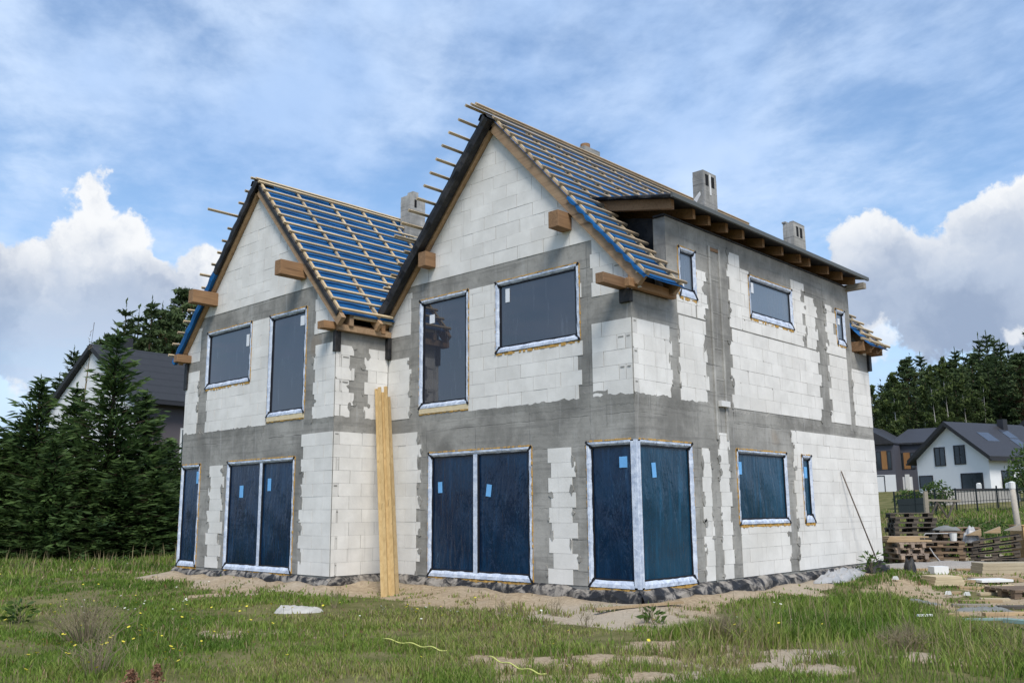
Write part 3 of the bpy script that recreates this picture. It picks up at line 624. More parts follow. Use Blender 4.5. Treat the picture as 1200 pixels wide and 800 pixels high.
# ---- windows
def window(kind, P, rect, pane, mull=(), wide_bottom=.11, border=.075, foam='foam', st=None, gap=True, foam_h=.06, left=True, right=True, corner=True, pale_sill=False):
    a, b, c, d = rect; mb = MB()
    def strip(p, q, wa, wb, n, inward):
        # lumpy adhesive foil from the wall to the frame
        n = max(4, int(n))
        for i in range(n):
            t0, t1 = i / n, (i + 1) / n
            def pt(t, s):
                h = p[0] + (q[0] - p[0]) * t; z = p[1] + (q[1] - p[1]) * t; w = wa * s
                j = math.sin(t * 37 + p[0] * 5) * .004 + math.sin(t * 91 + p[1]) * .003
                return (h + inward[0] * w, z + inward[1] * w, (.022 if s < .5 else -.012) + j)
            A, B, C, D = pt(t0, 0), pt(t1, 0), pt(t1, 1), pt(t0, 1); Mx = lambda u: P(*u)
            m1 = lambda u, v: ((u[0] + v[0]) / 2, (u[1] + v[1]) / 2, .020 + .004 * math.sin(t0 * 23))
            mb.poly([Mx(A), Mx(B), Mx(m1(B, C)), Mx(m1(A, D))], 0); mb.poly([Mx(m1(A, D)), Mx(m1(B, C)), Mx(C), Mx(D)], 0)
        # outer lip back to the wall
        o0 = (p[0], p[1]); o1 = (q[0], q[1]); mb.poly([P(*o0, .022), P(*o1, .022), P(*o1, -.004), P(*o0, -.004)], 0)
    L = (b - a); H = d - c
    strip((a, d), (b, d), border * .95, 0, L * 9, (0, -1)); strip((a, c), (b, c), wide_bottom, 0, L * 9, (0, 1))
    if left: strip((a, c), (a, d), border, 0, H * 9, (1, 0))
    if right: strip((b, c), (b, d), border, 0, H * 9, (-1, 0))
    bl = border if left else .0; br = border if right else .0
    w = mb.build('window', ['tape'], HOUSE)
    fr = MB()     # dark sash rim just inside the foil
    def rim(x0, x1, z0, z1): fr.prism([P(x0, z0, -.008), P(x1, z0, -.008), P(x1, z1, -.008), P(x0, z1, -.008)], [P(x0, z0, -.05), P(x1, z0, -.05), P(x1, z1, -.05), P(x0, z1, -.05)])
    xa, xb, zb_, zt_ = a + bl * .9, b - br * .9, c + wide_bottom * .93, d - border * .88; rw = .028
    rim(xa, xb, zt_ - rw, zt_); rim(xa, xb, zb_, zb_ + rw); rim(xa, xa + rw, zb_ + rw, zt_ - rw); rim(xb - rw, xb, zb_ + rw, zt_ - rw)
    if corner:   # black tape across the foil corners
        for (h, z, sx, sz, bw, bh) in ((a, d, 1, -1, bl, border), (b, d, -1, -1, br, border), (a, c, 1, 1, bl, wide_bottom), (b, c, -1, 1, br, wide_bottom)):
            if bw == 0: continue
            t = .020; u0 = (h - sx * .012, z - sz * .012); u1 = (h + sx * bw * 1.15, z + sz * bh * 1.15)
            n_ = Vector((u1[0] - u0[0], u1[1] - u0[1])).normalized(); pn = (-n_.y * t, n_.x * t)
            fr.prism([P(u0[0] + pn[0], u0[1] + pn[1], .032), P(u0[0] - pn[0], u0[1] - pn[1], .032), P(u1[0] - pn[0], u1[1] - pn[1], .012), P(u1[0] + pn[0], u1[1] + pn[1], .012)], [P(u0[0] + pn[0], u0[1] + pn[1], .02), P(u0[0] - pn[0], u0[1] - pn[1], .02), P(u1[0] - pn[0], u1[1] - pn[1], -.01), P(u1[0] + pn[0], u1[1] + pn[1], -.01)])
    fr.build('frame', ['black_tape'], w, fix=True)
    xs = [xa + .02, *mull, xb - .02]
    for i in range(len(xs) - 1):
        m = MB(); p0 = xs[i] + (0.055 if i else 0); p1 = xs[i + 1] - (.055 if i < len(xs) - 2 else 0)
        nx, nz = max(2, int((p1 - p0) / .1)), max(2, int((zt_ - zb_) / .1)); 
        ph = random.uniform(0, 6)
        f = lambda h, z: -.030 + (.003 * math.sin(h * 5 + z * 3 + ph) * math.sin(z * 4.3 + h * 2) if pane.startswith('film') else .0004 * math.sin(h * 2 + ph))
        for r in range(nx):
            for s in range(nz):
                hh = [p0 + (p1 - p0) * (r + k) / nx for k in (0, 1)]; zz = [zb_ + .02 + (zt_ - zb_ - .04) * (s + k) / nz for k in (0, 1)]
                m.poly([P(hh[0], zz[0], f(hh[0], zz[0])), P(hh[1], zz[0], f(hh[1], zz[0])), P(hh[1], zz[1], f(hh[1], zz[1])), P(hh[0], zz[1], f(hh[0], zz[1]))])
        o = m.build('pane', [pane], w)
    for x in mull:
        m = MB(); m.prism([P(x - .05, zb_, .0), P(x + .05, zb_, .0), P(x + .05, zt_, .0), P(x - .05, zt_, .0)], [P(x - .05, zb_, -.05), P(x + .05, zb_, -.05), P(x + .05, zt_, -.05), P(x - .05, zt_, -.05)], 0)
        m.prism([P(x + .052, zb_, -.002), P(x + .085, zb_, -.002), P(x + .085, zt_, -.002), P(x + .052, zt_, -.002)], [P(x + .052, zb_, -.05), P(x + .085, zb_, -.05), P(x + .085, zt_, -.05), P(x + .052, zt_, -.05)], 1)
        m.build('mullion', ['tape', 'black_tape'], w, fix=True)
    for (h, z, wd, hg, tilt) in (st or ()):
        m = MB(); ct, stt = math.cos(tilt), math.sin(tilt)
        q = [(h + ct * u * wd / 2 - stt * v * hg / 2, z + stt * u * wd / 2 + ct * v * hg / 2) for u, v in ((-1, -1), (1, -1), (1, 1), (-1, 1))]
        m.prism([P(*u, -.020) for u in q], [P(*u, -.026) for u in q]); m.build('sticker', ['sticker_blue' if pane.startswith('film') else 'sticker_white'], w, fix=True)
    if foam:     # expanding foam squeezed out round the frame
        m = MB()
        def bead(p, q, th, dens, mi=0):
            n = max(2, int(math.hypot(q[0] - p[0], q[1] - p[1]) / .05)); dx, dz = (q[0] - p[0]) / n, (q[1] - p[1]) / n
            for i in range(n):
                k = random.uniform(.55, 1.25) * th * (1 if random.random() < dens else .3); h, z = p[0] + dx * (i + .5), p[1] + dz * (i + .5)
                ha = abs(dx) * .56 + (k * .5 if abs(dx) < 1e-6 else 0); za = abs(dz) * .56 + (k * .5 if abs(dz) < 1e-6 else 0)
                d1 = random.uniform(.004, .02)
                m.prism([P(h - ha * .8, z - za * .8, d1), P(h + ha * .8, z - za * .8, d1), P(h + ha * .8, z + za * .8, d1), P(h - ha * .8, z + za * .8, d1)], [P(h - ha, z - za, -.004), P(h + ha, z - za, -.004), P(h + ha, z + za, -.004), P(h - ha, z + za, -.004)], mi)
        if pale_sill:
            m.prism([P(a, c - .10, .018), P(b, c - .10, .018), P(b, c - .003, .018), P(a, c - .003, .018)], [P(a, c - .10, 0), P(b, c - .10, 0), P(b, c - .003, 0), P(a, c - .003, 0)], 1)
            bead((a, c - .112), (b, c - .112), .03, .8)
        else: bead((a, c - foam_h / 2 - .004), (b, c - foam_h / 2 - .004), foam_h, .95)
        bead((a, d + .016), (b, d + .016), .03, .75)
        if left: bead((a - .012, c), (a - .012, d), .022, .6)
        if right: bead((b + .012, c), (b + .012, d), .022, .6)
        m.build('foam_seal', [foam, 'foam_pale'], w, fix=True)
    return w
window('patio', PF, G1, 'film_navy', (-3.52,), st=[(-4.47, 1.60, .11, .20, .03), (-3.20, 1.52, .12, .21, -.15)])
window('corner', PF, (-.951, -.085, 0, ZT), 'film_navy', (), st=[(-.26, 1.90, .15, .17, 0)], right=False)
window('corner', PR, (.085, 1.571, 0, ZT), 'film_blue', (), st=[(.50, 1.78, .11, .23, .1)], left=False)
mb = MB()        # taped post on the window corner
for i, (x, y) in enumerate(((-.085, .022), (-.030, .026), (.026, -.028 + .055), (.024, .085))): pass
mb.bar((-.057, -.012, .02), (-.057, -.012, ZT - .02), .05, .03, (0, 1, 0)); mb.bar((.012, .057, .02), (.012, .057, ZT - .02), .03, .05, (0, 1, 0))
mb.bar((-.004, .004, .0), (-.004, .004, ZT), .05, .05, (0, 1, 0))
cp = mb.build('corner_post', ['tape'], HOUSE, fix=True)
m = MB(); m.bar((-.0865, -.004, .05), (-.0865, -.004, ZT - .05), .012, .04, (0, 1, 0)); m.bar((.004, .0865, .05), (.004, .0865, ZT - .05), .04, .012, (0, 1, 0)); m.build('black_seal', ['black_tape'], cp, fix=True)
window('tall', PF, F2, 'glass', st=[(-4.73, 4.83, .14, .17, 0)], wide_bottom=.09, pale_sill=True)
window('wide', PF, F3, 'glass', st=[(-2.71, 4.96, .10, .25, 0)], wide_bottom=.09)
window('side_light', PL, (XE + .05, -11.02, 0, ZT), 'film_navy', st=[(-11.16, 1.95, .13, .27, 0)], left=True)
window('patio', PL, L2, 'film_navy', (-8.50,), st=[(-9.27, 1.60, .14, .25, .0), (-8.20, 1.72, .12, .25, .0)])
window('wide', PL, L3, 'glass', st=[(-9.28, 4.85, .11, .26, 0)], wide_bottom=.09)
window('tall', PL, L4, 'glass', st=[(-7.20, 4.98, .15, .20, 0)], wide_bottom=.09, pale_sill=True)
window('kitchen', PR, R1, 'film_blue', st=[(3.18, 1.88, .11, .22, 0)], wide_bottom=.08, border=.06)
window('narrow', PR, R2, 'film_blue', st=[(5.75, 1.86, .12, .22, 0)], wide_bottom=.14, border=.07)
window('small', PR, U1, 'glass_side', st=[(1.55, 4.95, .10, .16, 0)], wide_bottom=.14, border=.065)
window('wide', PR, U2, 'glass_side', st=[(4.0, 5.32, .09, .20, 0)], wide_bottom=.12, border=.07)
window('narrow', PR, U3, 'glass_side', st=[(7.86, 5.22, .10, .14, 0)], wide_bottom=.12, border=.07)

# ---- foundation: black dimpled sheet round the base, dusty and sagging
mb = MB()
def skirt(p, q, nrm, lo=-.36, hi=-.015, out=.07):
    n = max(4, int(math.dist(p, q) / .07)); prev = None
    for i in range(n + 1):
        t = i / n; x = p[0] + (q[0] - p[0]) * t; y = p[1] + (q[1] - p[1]) * t
        w1 = out * (.75 + .6 * fbm(x * 2.7 + y * 2.3, y * 1.9 + 4, 5)); tp = hi - .13 * max(0., float(fbm(x * 1.7 + 9, y * 1.7, 6)) - .25); mid = -.13 + .04 * math.sin(x * 9 + y * 7)
        c = [(x + nrm[0] * .004, y + nrm[1] * .004, tp + .02), (x + nrm[0] * w1 * .7, y + nrm[1] * w1 * .7, tp - .02), (x + nrm[0] * w1 * 1.25, y + nrm[1] * w1 * 1.25, mid), (x + nrm[0] * w1 * 1.5, y + nrm[1] * w1 * 1.5, lo)]
        if prev:
            for k in range(3): mb.poly([prev[k], prev[k + 1], c[k + 1], c[k]])
        prev = c
skirt((XE - .05, YL), (XS + .07, YL), (0, -1)); skirt((XS, YL - .07), (XS, 0), (1, 0)); skirt((XS + .05, 0), (.08, 0), (0, -1)); skirt((0, -.08), (0, YR), (1, 0), out=.10); skirt((XE, YRL), (XE, YL - .05), (-1, 0))
mb.build('foundation_membrane', ['foundation'], HOUSE, fix=True, smooth=True)
mb = MB()
mb.box((XE + .01, YL + .01, -.4), (XS - .01, YRL, -.004)); mb.box((XS + .0, .01, -.4), (-.01, YR, -.006))
mb.build('foundation', ['concrete'], HOUSE)

# ---- roofs
def slope_frame(x0, sgn):
    """eave at x0, rising towards -x (sgn=-1) or +x (sgn=1)"""
    es = Vector((sgn * CA, 0, SA)); n = Vector((-sgn * SA, 0, CA)); O = Vector((x0, 0, ZE))
    return lambda s, y, k: O + es * s + Vector((0, y, 0)) + n * k
SR = 3.01 / CA; SLF = 2.95 / CA; TOP = .25      # the layers above the rafters meet higher up
def batten(Q, parent, s, ya, yb, k=.265, w=.05, h=.04, mat='batten'):
    m = MB(); a = Q(s + random.uniform(-.012, .012), ya, k); b = Q(s + random.uniform(-.018, .018), yb, k); up = Q(0, 0, 1) - Q(0, 0, 0); m.bar(a, b, w, h, up); return m.build('batten', [mat], parent, fix=True)
def counter(Q, parent, y, sa, sb, k=.226):
    m = MB(); up = Q(0, 0, 1) - Q(0, 0, 0); m.bar(Q(sa, y, k), Q(sb, y, k), .05, .035, up); return m.build('counter_batten', ['batten'], parent, fix=True)
def raft(Q, parent, y, sa, sb, w=.08, name='rafter', h=.19):
    m = MB(); up = Q(0, 0, 1) - Q(0, 0, 0); m.bar(Q(sa, y, h / 2 + .003), Q(sb, y, h / 2 + .003), w, h, up); return m.build(name, ['rafter'], parent, fix=True)
def sheet(Q, name, quads, droop=None):
    """membrane sagging between rafters; quads: (s0,s1,y0,y1)"""
    m = MB()
    for (s0, s1, y0, y1) in quads:
        ny = max(2, int((y1 - y0) / .15)); ns = max(2, int((s1 - s0) / .3))
        f = lambda s, y: Q(s, y, .203 - .018 * abs(math.sin((y + .08) / .9 * math.pi)) * (.7 + .3 * math.sin(s * 9 + y)))
        for i in range(ny):
            for j in range(ns):
                yy = [y0 + (y1 - y0) * (i + k) / ny for k in (0, 1)]; ss = [s0 + (s1 - s0) * (j + k) / ns for k in (0, 1)]
                m.poly([f(ss[0], yy[0]), f(ss[0], yy[1]), f(ss[1], yy[1]), f(ss[1], yy[0])])
    return m.build(name, ['membrane'], HOUSE)
PITCH = .3275; PR_ = .2815
def ridge_cap(Qa, Qb, sr, y0, y1):
    """black strip folded over the ridge at the verge"""
    m = MB(); prev = None
    for j in range(7):
        y = y0 + (y1 - y0) * j / 6; w = .012 * math.sin(j * 2.3)
        c = [Qa(sr - .14, y, .222), Qa(sr - .05, y, .235 + w), Qb(sr - .02, y, .245 + w), Qb(sr - .14, y, .225)]
        if prev:
            for q in range(3): m.poly([prev[q], prev[q + 1], c[q + 1], c[q]])
        prev = c
    m.build('ridge_strip', ['black'], roof, fix=True, smooth=True)
def fold(Q, par, sa, sb, y, drop):
    """free edge of the membrane turned down over the verge rafter"""
    m = MB(); prev = None; n = int((sb - sa) / .06)
    for j in range(n + 1):
        s = sa + (sb - sa) * j / n; w = .5 + .5 * abs(math.sin((s + .3) / PR_ * math.pi)) + .15 * math.sin(j * 1.7)
        c = [Q(s, y + .06, .212), Q(s, y - .005 - .02 * w, .205), Q(s, y - .012 - .015 * w, .205 - drop * w)]
        if prev:
            for q in range(2): m.poly([prev[q], prev[q + 1], c[q + 1], c[q]])
        prev = c
    m.build('verge_membrane', ['membrane'], par, fix=True, smooth=True)
# right unit, right slope, cut open under the dormer
QRR = slope_frame(0, -1); SD = 1.42 / CA
QRL = slope_frame(XS, 1)
roof = sheet(QRR, 'roof', [(-.36, SD, -.13, .98), (SD, SR + .21, -.13, YR + .3), (-.36, SD, 8.5, YR + .3)])
k = 0; s = -.30
while s < SR + .15:
    ext = random.uniform(-.03, .03)
    if s < SD:
        batten(QRR, roof, s, -.16 + ext, 1.02 + random.uniform(-.05, .05), mat='batten_old'); batten(QRR, roof, s, 8.47, YR + .35 + ext)
    else: batten(QRR, roof, s, -.16 + ext, YR + .35 + ext, mat='batten_old')
    s += PR_
batten(QRR, roof, SR + TOP - .02, -.64, YR + .3, k=.275, mat='batten_old'); batten(QRR, roof, SR + TOP + .03, -.52, YR + .3, k=.31, mat='batten_old')
ridge_cap(QRR, QRL, SR + TOP - .05, -.30, .30)
fold(QRR, roof, -.36, 1.9, -.125, .055)
for y in (-.06, .84): counter(QRR, roof, y, -.33, SR + .2)
for y in (1.74, 2.64, 3.54, 4.44, 5.34, 6.24, 7.14, 8.04): counter(QRR, roof, y, SD, SR + .2); raft(QRR, roof, y, SD - .2, SR)
for y in (8.94, 9.4): counter(QRR, roof, y, -.33, SR - .03); raft(QRR, roof, y, -.28, SR)
raft(QRR, roof, -.052, -.30, SR + .09, .10, 'verge_rafter', .20); raft(QRR, roof, .93, -.30, SD + .1)
# right unit, left slope: black sheet hanging past the verge, battens sticking out
QRL = slope_frame(XS, 1)
roof = sheet(QRL, 'roof', [(-.02, SR + .21, -.10, YR + .3)])
s = SR + TOP - .03; i = 0
while s > .05:
    batten(QRL, roof, s, (-.66 if s > 1.6 else -.30) - random.uniform(0, .1), YR + .3); s -= PR_; i += 1
for y in (-.06, .84, 1.74, 2.64): counter(QRL, roof, y, 0, SR + .2)
raft(QRL, roof, -.052, -.14, SR + .09, .10, 'verge_rafter', .20)
m = MB(); n = 26; prev = None
for j in range(n + 1):
    s = -.22 + (SR + .43) * j / n; wob = .02 * math.sin(j * 2.1) + .015 * math.sin(j * 5.3)
    c = [QRL(s, -.08, .207), QRL(s, -.20 + wob * .4, .205 - .01), QRL(s, -.31 + wob, .165 + wob * .7), QRL(s, -.335 + wob, .07 + wob), QRL(s, -.315 + wob, -.02 + wob), QRL(s, -.12, .03)]
    if prev:
        for q in range(5): m.poly([prev[q], prev[q + 1], c[q + 1], c[q]])
    prev = c
m.build('verge_membrane', ['black'], roof, fix=True, smooth=True)
# left unit, right slope
QLR = slope_frame(XS, -1)
roof = sheet(QLR, 'roof', [(-.10, SLF + .21, YL - .12, -.02), (.02, SLF + .21, -.02, YRL + .3)])
s = -.04; i = 0
while s < SLF + .12:
    e = random.uniform(-.02, .02); batten(QLR, roof, s, YL - .16 + e, (-.10 if s < .02 else YRL + .3)); s += PITCH * .985
batten(QLR, roof, SLF + TOP - .02, YL - .17, YRL + .3, k=.27)
ridge_cap(QLR, slope_frame(XE, 1), SLF + TOP - .05, YL - .2, YL + .25)
for i in range(10):
    y = YL - .06 + .93 * i; counter(QLR, roof, y, (-.08 if y < 0 else .05), SLF + .2)
raft(QLR, roof, YL - .052, -.24, SLF + .09, .10, 'verge_rafter', .20); raft(QLR, roof, -.42, -.22, 1.2)
m = MB(); prev = None
for j in range(25):        # black edge under the first battens
    s = -.1 + (SLF + .3) * j / 24; c = [QLR(s, YL - .10, .212), QLR(s, YL - .135, .20), QLR(s, YL - .125, .12), QLR(s, YL - .104, .11)]
    if prev:
        for q in range(3): m.poly([prev[q], prev[q + 1], c[q + 1], c[q]])
    prev = c
m.build('verge_membrane', ['black'], roof, fix=True)
# left unit, left slope
QLL = slope_frame(XE, 1)
roof = sheet(QLL, 'roof', [(-.36, SLF + .21, YL - .12, YRL + .3)])
s = SLF + TOP - .02; i = 0; longs = {3: .86, 8: .40}
while s > -.34:
    batten(QLL, roof, s, YL - longs.get(i, .24 if i < 11 else .30) - random.uniform(0, .03), YRL + .3); s -= PITCH * .985; i += 1
for i in range(4): counter(QLL, roof, YL - .06 + .93 * i, -.33, SLF + .2)
raft(QLL, roof, YL - .052, -.32, SLF + .09, .10, 'verge_rafter', .20)
for (sa, sb, mt) in ((2.2, SLF + .25, 'black'), (-.36, 2.2, 'membrane')):
    m = MB(); prev = None; n = 14
    for j in range(n + 1):
        s = sa + (sb - sa) * j / n; wob = .012 * math.sin(j * 2.3 + sa)
        c = [QLL(s, YL - .08, .208), QLL(s, YL - .19 + wob, .20), QLL(s, YL - .215 + wob, .12), QLL(s, YL - .20 + wob, .03), QLL(s, YL - .115, .05)]
        if prev:
            for q in range(4): m.poly([prev[q], prev[q + 1], c[q + 1], c[q]])
        prev = c
    m.build('verge_membrane', [mt], roof, fix=True, smooth=True)

# ---- purlins, wall plates, eave timber
def timber(name, lo, hi, mat='beam'): m = MB(); m.box(lo, hi); return m.build(name, [mat], HOUSE, bevel=.008, fix=True)
timber('purlin', (-1.39, -.36, 5.83), (-1.17, .02, 6.12)); timber('purlin', (-4.83, -.27, 5.83), (-4.61, .02, 6.12))
timber('purlin', (-7.29, YL - .62, 5.82), (-7.07, YL + .02, 6.12)); timber('purlin', (-10.83, YL - .62, 5.82), (-10.61, YL + .02, 6.12))
timber('wall_plate', (-.22, -.62, 4.622), (-.06, 1.12, 4.79)); timber('wall_plate', (XS - .20, YL - .30, 4.622), (XS + .02, -.02, 4.77)); timber('wall_plate', (XE + .02, YL - .36, 4.622), (XE + .2, 2, 4.80)); timber('wall_plate', (-.22, 8.45, 4.605), (-.06, YR + .25, 4.79))
timber('eave_board', (.04, -.22, 4.60), (.14, 1.10, 4.74), 'beam'); timber('eave_board', (.20, -.14, 4.80), (.26, 1.12, 4.86), 'batten')
for y in (-.10, .88): timber('rafter_tail', (.02, y, 4.64), (.22, y + .11, 4.84), 'beam')
timber('eave_board', (XS + .02, YL - .02, 4.60), (XS + .12, -.03, 4.72), 'rafter')
timber('eave_board', (XS + .10, -1.02, 4.86), (XS + .17, -.06, 4.92), 'batten'); timber('rafter_tail', (XS - .02, -1.10, 4.70), (XS + .16, -1.0, 4.94), 'rafter'); timber('rafter_tail', (XS - .02, -.30, 4.66), (XS + .14, -.2, 4.86), 'beam')
for y in (8.5, 8.85, 9.2, 9.48): timber('rafter_tail', (-.05, y, 4.62), (.24, y + .08, 4.84), 'beam')
timber('eave_board', (.20, 8.44, 4.86), (.26, 9.6, 4.92), 'batten')
for (lo, hi) in (((XS - .06, YL - .035, 4.20), (XS + .035, YL + .10, 4.60)), ((XS + .005, -.10, 4.17), (XS + .12, .012 - .03, 4.60)), ((-.20, -.05, 4.40), (.015, .04, 4.62)), ((XE - .04, YL - .05, 4.0), (XE + .10, YL + .04, 4.62)), ((-.1, 9.2, 4.25), (.06, 9.34, 4.62))):
    m = MB(); m.box(lo, hi); m.build('membrane_flap', ['black'], HOUSE, bevel=.012)

# ---- dormer
DZ = lambda x: 6.235 - (x - .35) * .215      # underside of the deck
m = MB(); xa, xb = .36, -1.42
m.prism([(xa, .72, DZ(xa) + .01), (xb, .86, DZ(xb) + .01), (xb, 8.6, DZ(xb) + .01), (xa, 8.66, DZ(xa) + .01)], [(xa, .72, DZ(xa) + .055), (xb, .86, DZ(xb) + .055), (xb, 8.6, DZ(xb) + .055), (xa, 8.66, DZ(xa) + .055)])
dr = m.build('dormer_roof', ['roofing_felt'], HOUSE, fix=True)
m = MB(); m.box((.361, .70, DZ(.36) - .012), (.405, 8.68, DZ(.36) + .062)); m.build('drip_edge', ['felt_edge'], dr)
m = MB(); prev = None
for j in range(15):
    x = .36 - 1.80 * j / 14; c = [(x, .72 + .008 * j, DZ(x) + .06), (x, .70 - .02 * math.sin(j * 1.3), DZ(x) + .03), (x, .71, DZ(x) - .005 - .012 * math.sin(j * 2.1)), (x, .80, DZ(x) + .0)]
    if prev:
        for q in range(3): m.poly([prev[q], prev[q + 1], c[q + 1], c[q]])
    prev = c
m.build('roof_edge_membrane', ['black'], dr, fix=True, smooth=True)
def drafter(y, w=.085, x0=.21, h=.165):
    m = MB(); m.prism([(x0, y, DZ(x0) - h), (x0, y + w, DZ(x0) - h), (x0, y + w, DZ(x0) + .004), (x0, y, DZ(x0) + .004)], [(-1.3, y, DZ(-1.3) - h), (-1.3, y + w, DZ(-1.3) - h), (-1.3, y + w, DZ(-1.3) + .004), (-1.3, y, DZ(-1.3) + .004)]); return m.build('dormer_rafter', ['beam'], dr, fix=True)
m = MB(); m.prism([(.26, .86, DZ(.26) - .17), (.26, .95, DZ(.26) - .17), (.26, .95, DZ(.26)), (.26, .86, DZ(.26))], [(-1.25, .86, DZ(-1.25) - .19), (-1.25, .95, DZ(-1.25) - .19), (-1.25, .95, DZ(-1.25)), (-1.25, .86, DZ(-1.25))]); m.build('dormer_rafter', ['beam'], dr, fix=True)
for y in (1.62, 2.10, 2.72, 3.28, 4.05, 4.85, 5.62, 6.02, 6.92, 7.62, 8.30): drafter(y + random.uniform(-.02, .02))
m = MB(); m.box((-.20, .98, 6.062), (.03, 8.42, 6.085)); m.build('gap_shade_plate', ['black'], dr)  # plate coloured black, so the shade of the gap is in its colour
m = MB(); m.box((-.02, 8.3, 5.99), (.42, 8.44, 6.12)); m.build('eave_board', ['board_grey'], dr)
m = MB(); m.box((-.24, 1.05, 4.6), (-.005, 1.30, 6.055)); m.build('dormer_post', ['concrete'], HOUSE)
m = MB(); m.prism([(-.22, 1.22, 4.62), (-.22, 1.22, 6.1), (-1.45, 1.22, 6.4), (-1.45, 1.22, 6.0)], [(-.22, 1.235, 4.62), (-.22, 1.235, 6.1), (-1.45, 1.235, 6.4), (-1.45, 1.235, 6.0)]); m.build('attic_shade_sheet', ['black'], HOUSE, fix=True)  # added black sheet, stands for the darkness inside the open dormer side
m = MB(); m.box((XS + .3, .3, 4.36), (-.26, YR - .3, 4.55)); m.build('attic_floor', ['grey_wall'], HOUSE)

# ---- chimneys
def chimney(x1, y0, w, l, z0, z1, slots, mat='chimney', pipe=None, patch=True):
    m = MB(); m.box((x1 - w, y0, z0), (x1, y0 + l, z1 - .12)); m.box((x1 - w + .004, y0 + .004, z1 - .12), (x1 - .004, y0 + l - .004, z1))
    for zz in np.arange(z0 + .1, z1 - .15, .25): m.box((x1 - w - .003, y0 - .003, zz), (x1 + .003, y0 + l + .003, zz + .008), 1)
    o = m.build('chimney', [mat, 'chimney_pale'], HOUSE, fix=True)
    for (ya, yb) in slots:
        m = MB(); m.box((x1 - .03, y0 + ya, z1 - .33), (x1 + .004, y0 + yb, z1 - .08)); m.build('flue_opening', ['hole'], o)
    if patch:
        m = MB(); m.prism([(x1 - w + .01, y0 - .004, z1 - .62), (x1 - w + .14, y0 - .004, z1 - .5), (x1 - w * .35, y0 - .004, z1 - .47), (x1 - w * .3, y0 - .004, z1 - .55), (x1 - w * .7, y0 - .004, z1 - .7)], [(x1 - w + .01, y0 - .001, z1 - .62), (x1 - w + .14, y0 - .001, z1 - .5), (x1 - w * .35, y0 - .001, z1 - .47), (x1 - w * .3, y0 - .001, z1 - .55), (x1 - w * .7, y0 - .001, z1 - .7)])
        m.box((x1 + .001, y0 + l * .44, z1 - .52), (x1 + .006, y0 + l * .56, z1 - .05)); m.build('mortar_smear', ['mortar'], o, fix=True)
    if pipe:
        m = MB(); m.tube([(pipe[0], pipe[1], z1 - .02), (pipe[0], pipe[1], z1 + pipe[3])], pipe[2], 12); m.build('flue_pipe', ['beam'], o, smooth=False)
    return o
chimney(-1.5, 4.90, .27, .54, 6.3, 8.36, [(.08, .20), (.30, .44)])
c = chimney(-1.2, 8.42, .27, .62, 6.2, 7.93, [(.15, .26), (.34, .46)], 'chimney_pale', patch=False)
m = MB(); m.box((-1.48, 8.40, 7.93), (-1.38, 8.55, 7.97)); m.box((-1.30, 8.44, 7.93), (-1.2, 9.03, 7.955)); m.build('cap_slab', ['chimney'], c)
chimney(-8.40, 2.52, .36, .50, 7.3, 8.92, [], 'chimney_pale', patch=False)
m = MB(); m.box((-8.62, 2.62, 8.9), (-8.40 - .01, 2.80, 9.03)); m.box((-8.395, 2.66, 8.62), (-8.39, 2.73, 8.82), 1); m.build('flue_block', ['chimney_pale', 'hole'], HOUSE, fix=True)
m = MB(); q0 = lambda s, y, k: tuple(QLR(s, y, k)); m.prism([q0(3.30, 2.46, .30), q0(3.30, 3.08, .30), q0(3.62, 3.06, .30), q0(3.62, 2.48, .30)], [q0(3.30, 2.46, .335), q0(3.30, 3.08, .335), q0(3.62, 3.06, .36), q0(3.62, 2.48, .36)]); m.build('chimney_apron', ['foil_grey'], HOUSE, fix=True)
chimney(-3.55, 3.42, .40, .55, 7.6, 9.07, [], 'chimney', pipe=(-3.72, 3.65, .11, .13), patch=False)
#@@PART3
# ------------------------------------------------------------------ neighbouring buildings
def part(mb, name, mats, parent, fix=True, **k):
    o = mb.build(name, mats, None, loc=(0, 0, 0), fix=fix, **k)
    o.parent = parent; o.location = (0, 0, 0); return o
def far_window(parent, x0, x1, z0, z1, y=0, face='front', xs=None, frame='trim', pane='win_far', bars=1):
    """face front: wall at local y, normal -y; face right: wall at local x=xs, normal +x, span along y"""
    if face == 'front': Q = lambda h, z, d: (h, y - d, z)
    elif face == 'right': Q = lambda h, z, d: (xs + d, h, z)
    else: Q = lambda h, z, d: (xs - d, h, z)
    m = MB(); t = .07
    bx = lambda a, b, c, d, e, f: m.prism([Q(a, c, f), Q(b, c, f), Q(b, d, f), Q(a, d, f)], [Q(a, c, e), Q(b, c, e), Q(b, d, e), Q(a, d, e)])
    bx(x0, x1, z0, z0 + t, -.02, .05); bx(x0, x1, z1 - t, z1, -.02, .05); bx(x0, x0 + t, z0 + t, z1 - t, -.02, .05); bx(x1 - t, x1, z0 + t, z1 - t, -.02, .05)
    for i in range(bars):
        c = x0 + (x1 - x0) * (i + 1) / (bars + 1); bx(c - .03, c + .03, z0 + t, z1 - t, -.02, .04)
    w = part(m, 'window', [frame], parent)
    m = MB(); m.prism([Q(x0 + .05, z0 + .05, .018), Q(x1 - .05, z0 + .05, .018), Q(x1 - .05, z1 - .05, .018), Q(x0 + .05, z1 - .05, .018)], [Q(x0 + .05, z0 + .05, .004), Q(x1 - .05, z0 + .05, .004), Q(x1 - .05, z1 - .05, .004), Q(x0 + .05, z1 - .05, .004)])
    p = part(m, 'pane', [pane], w)
    return w
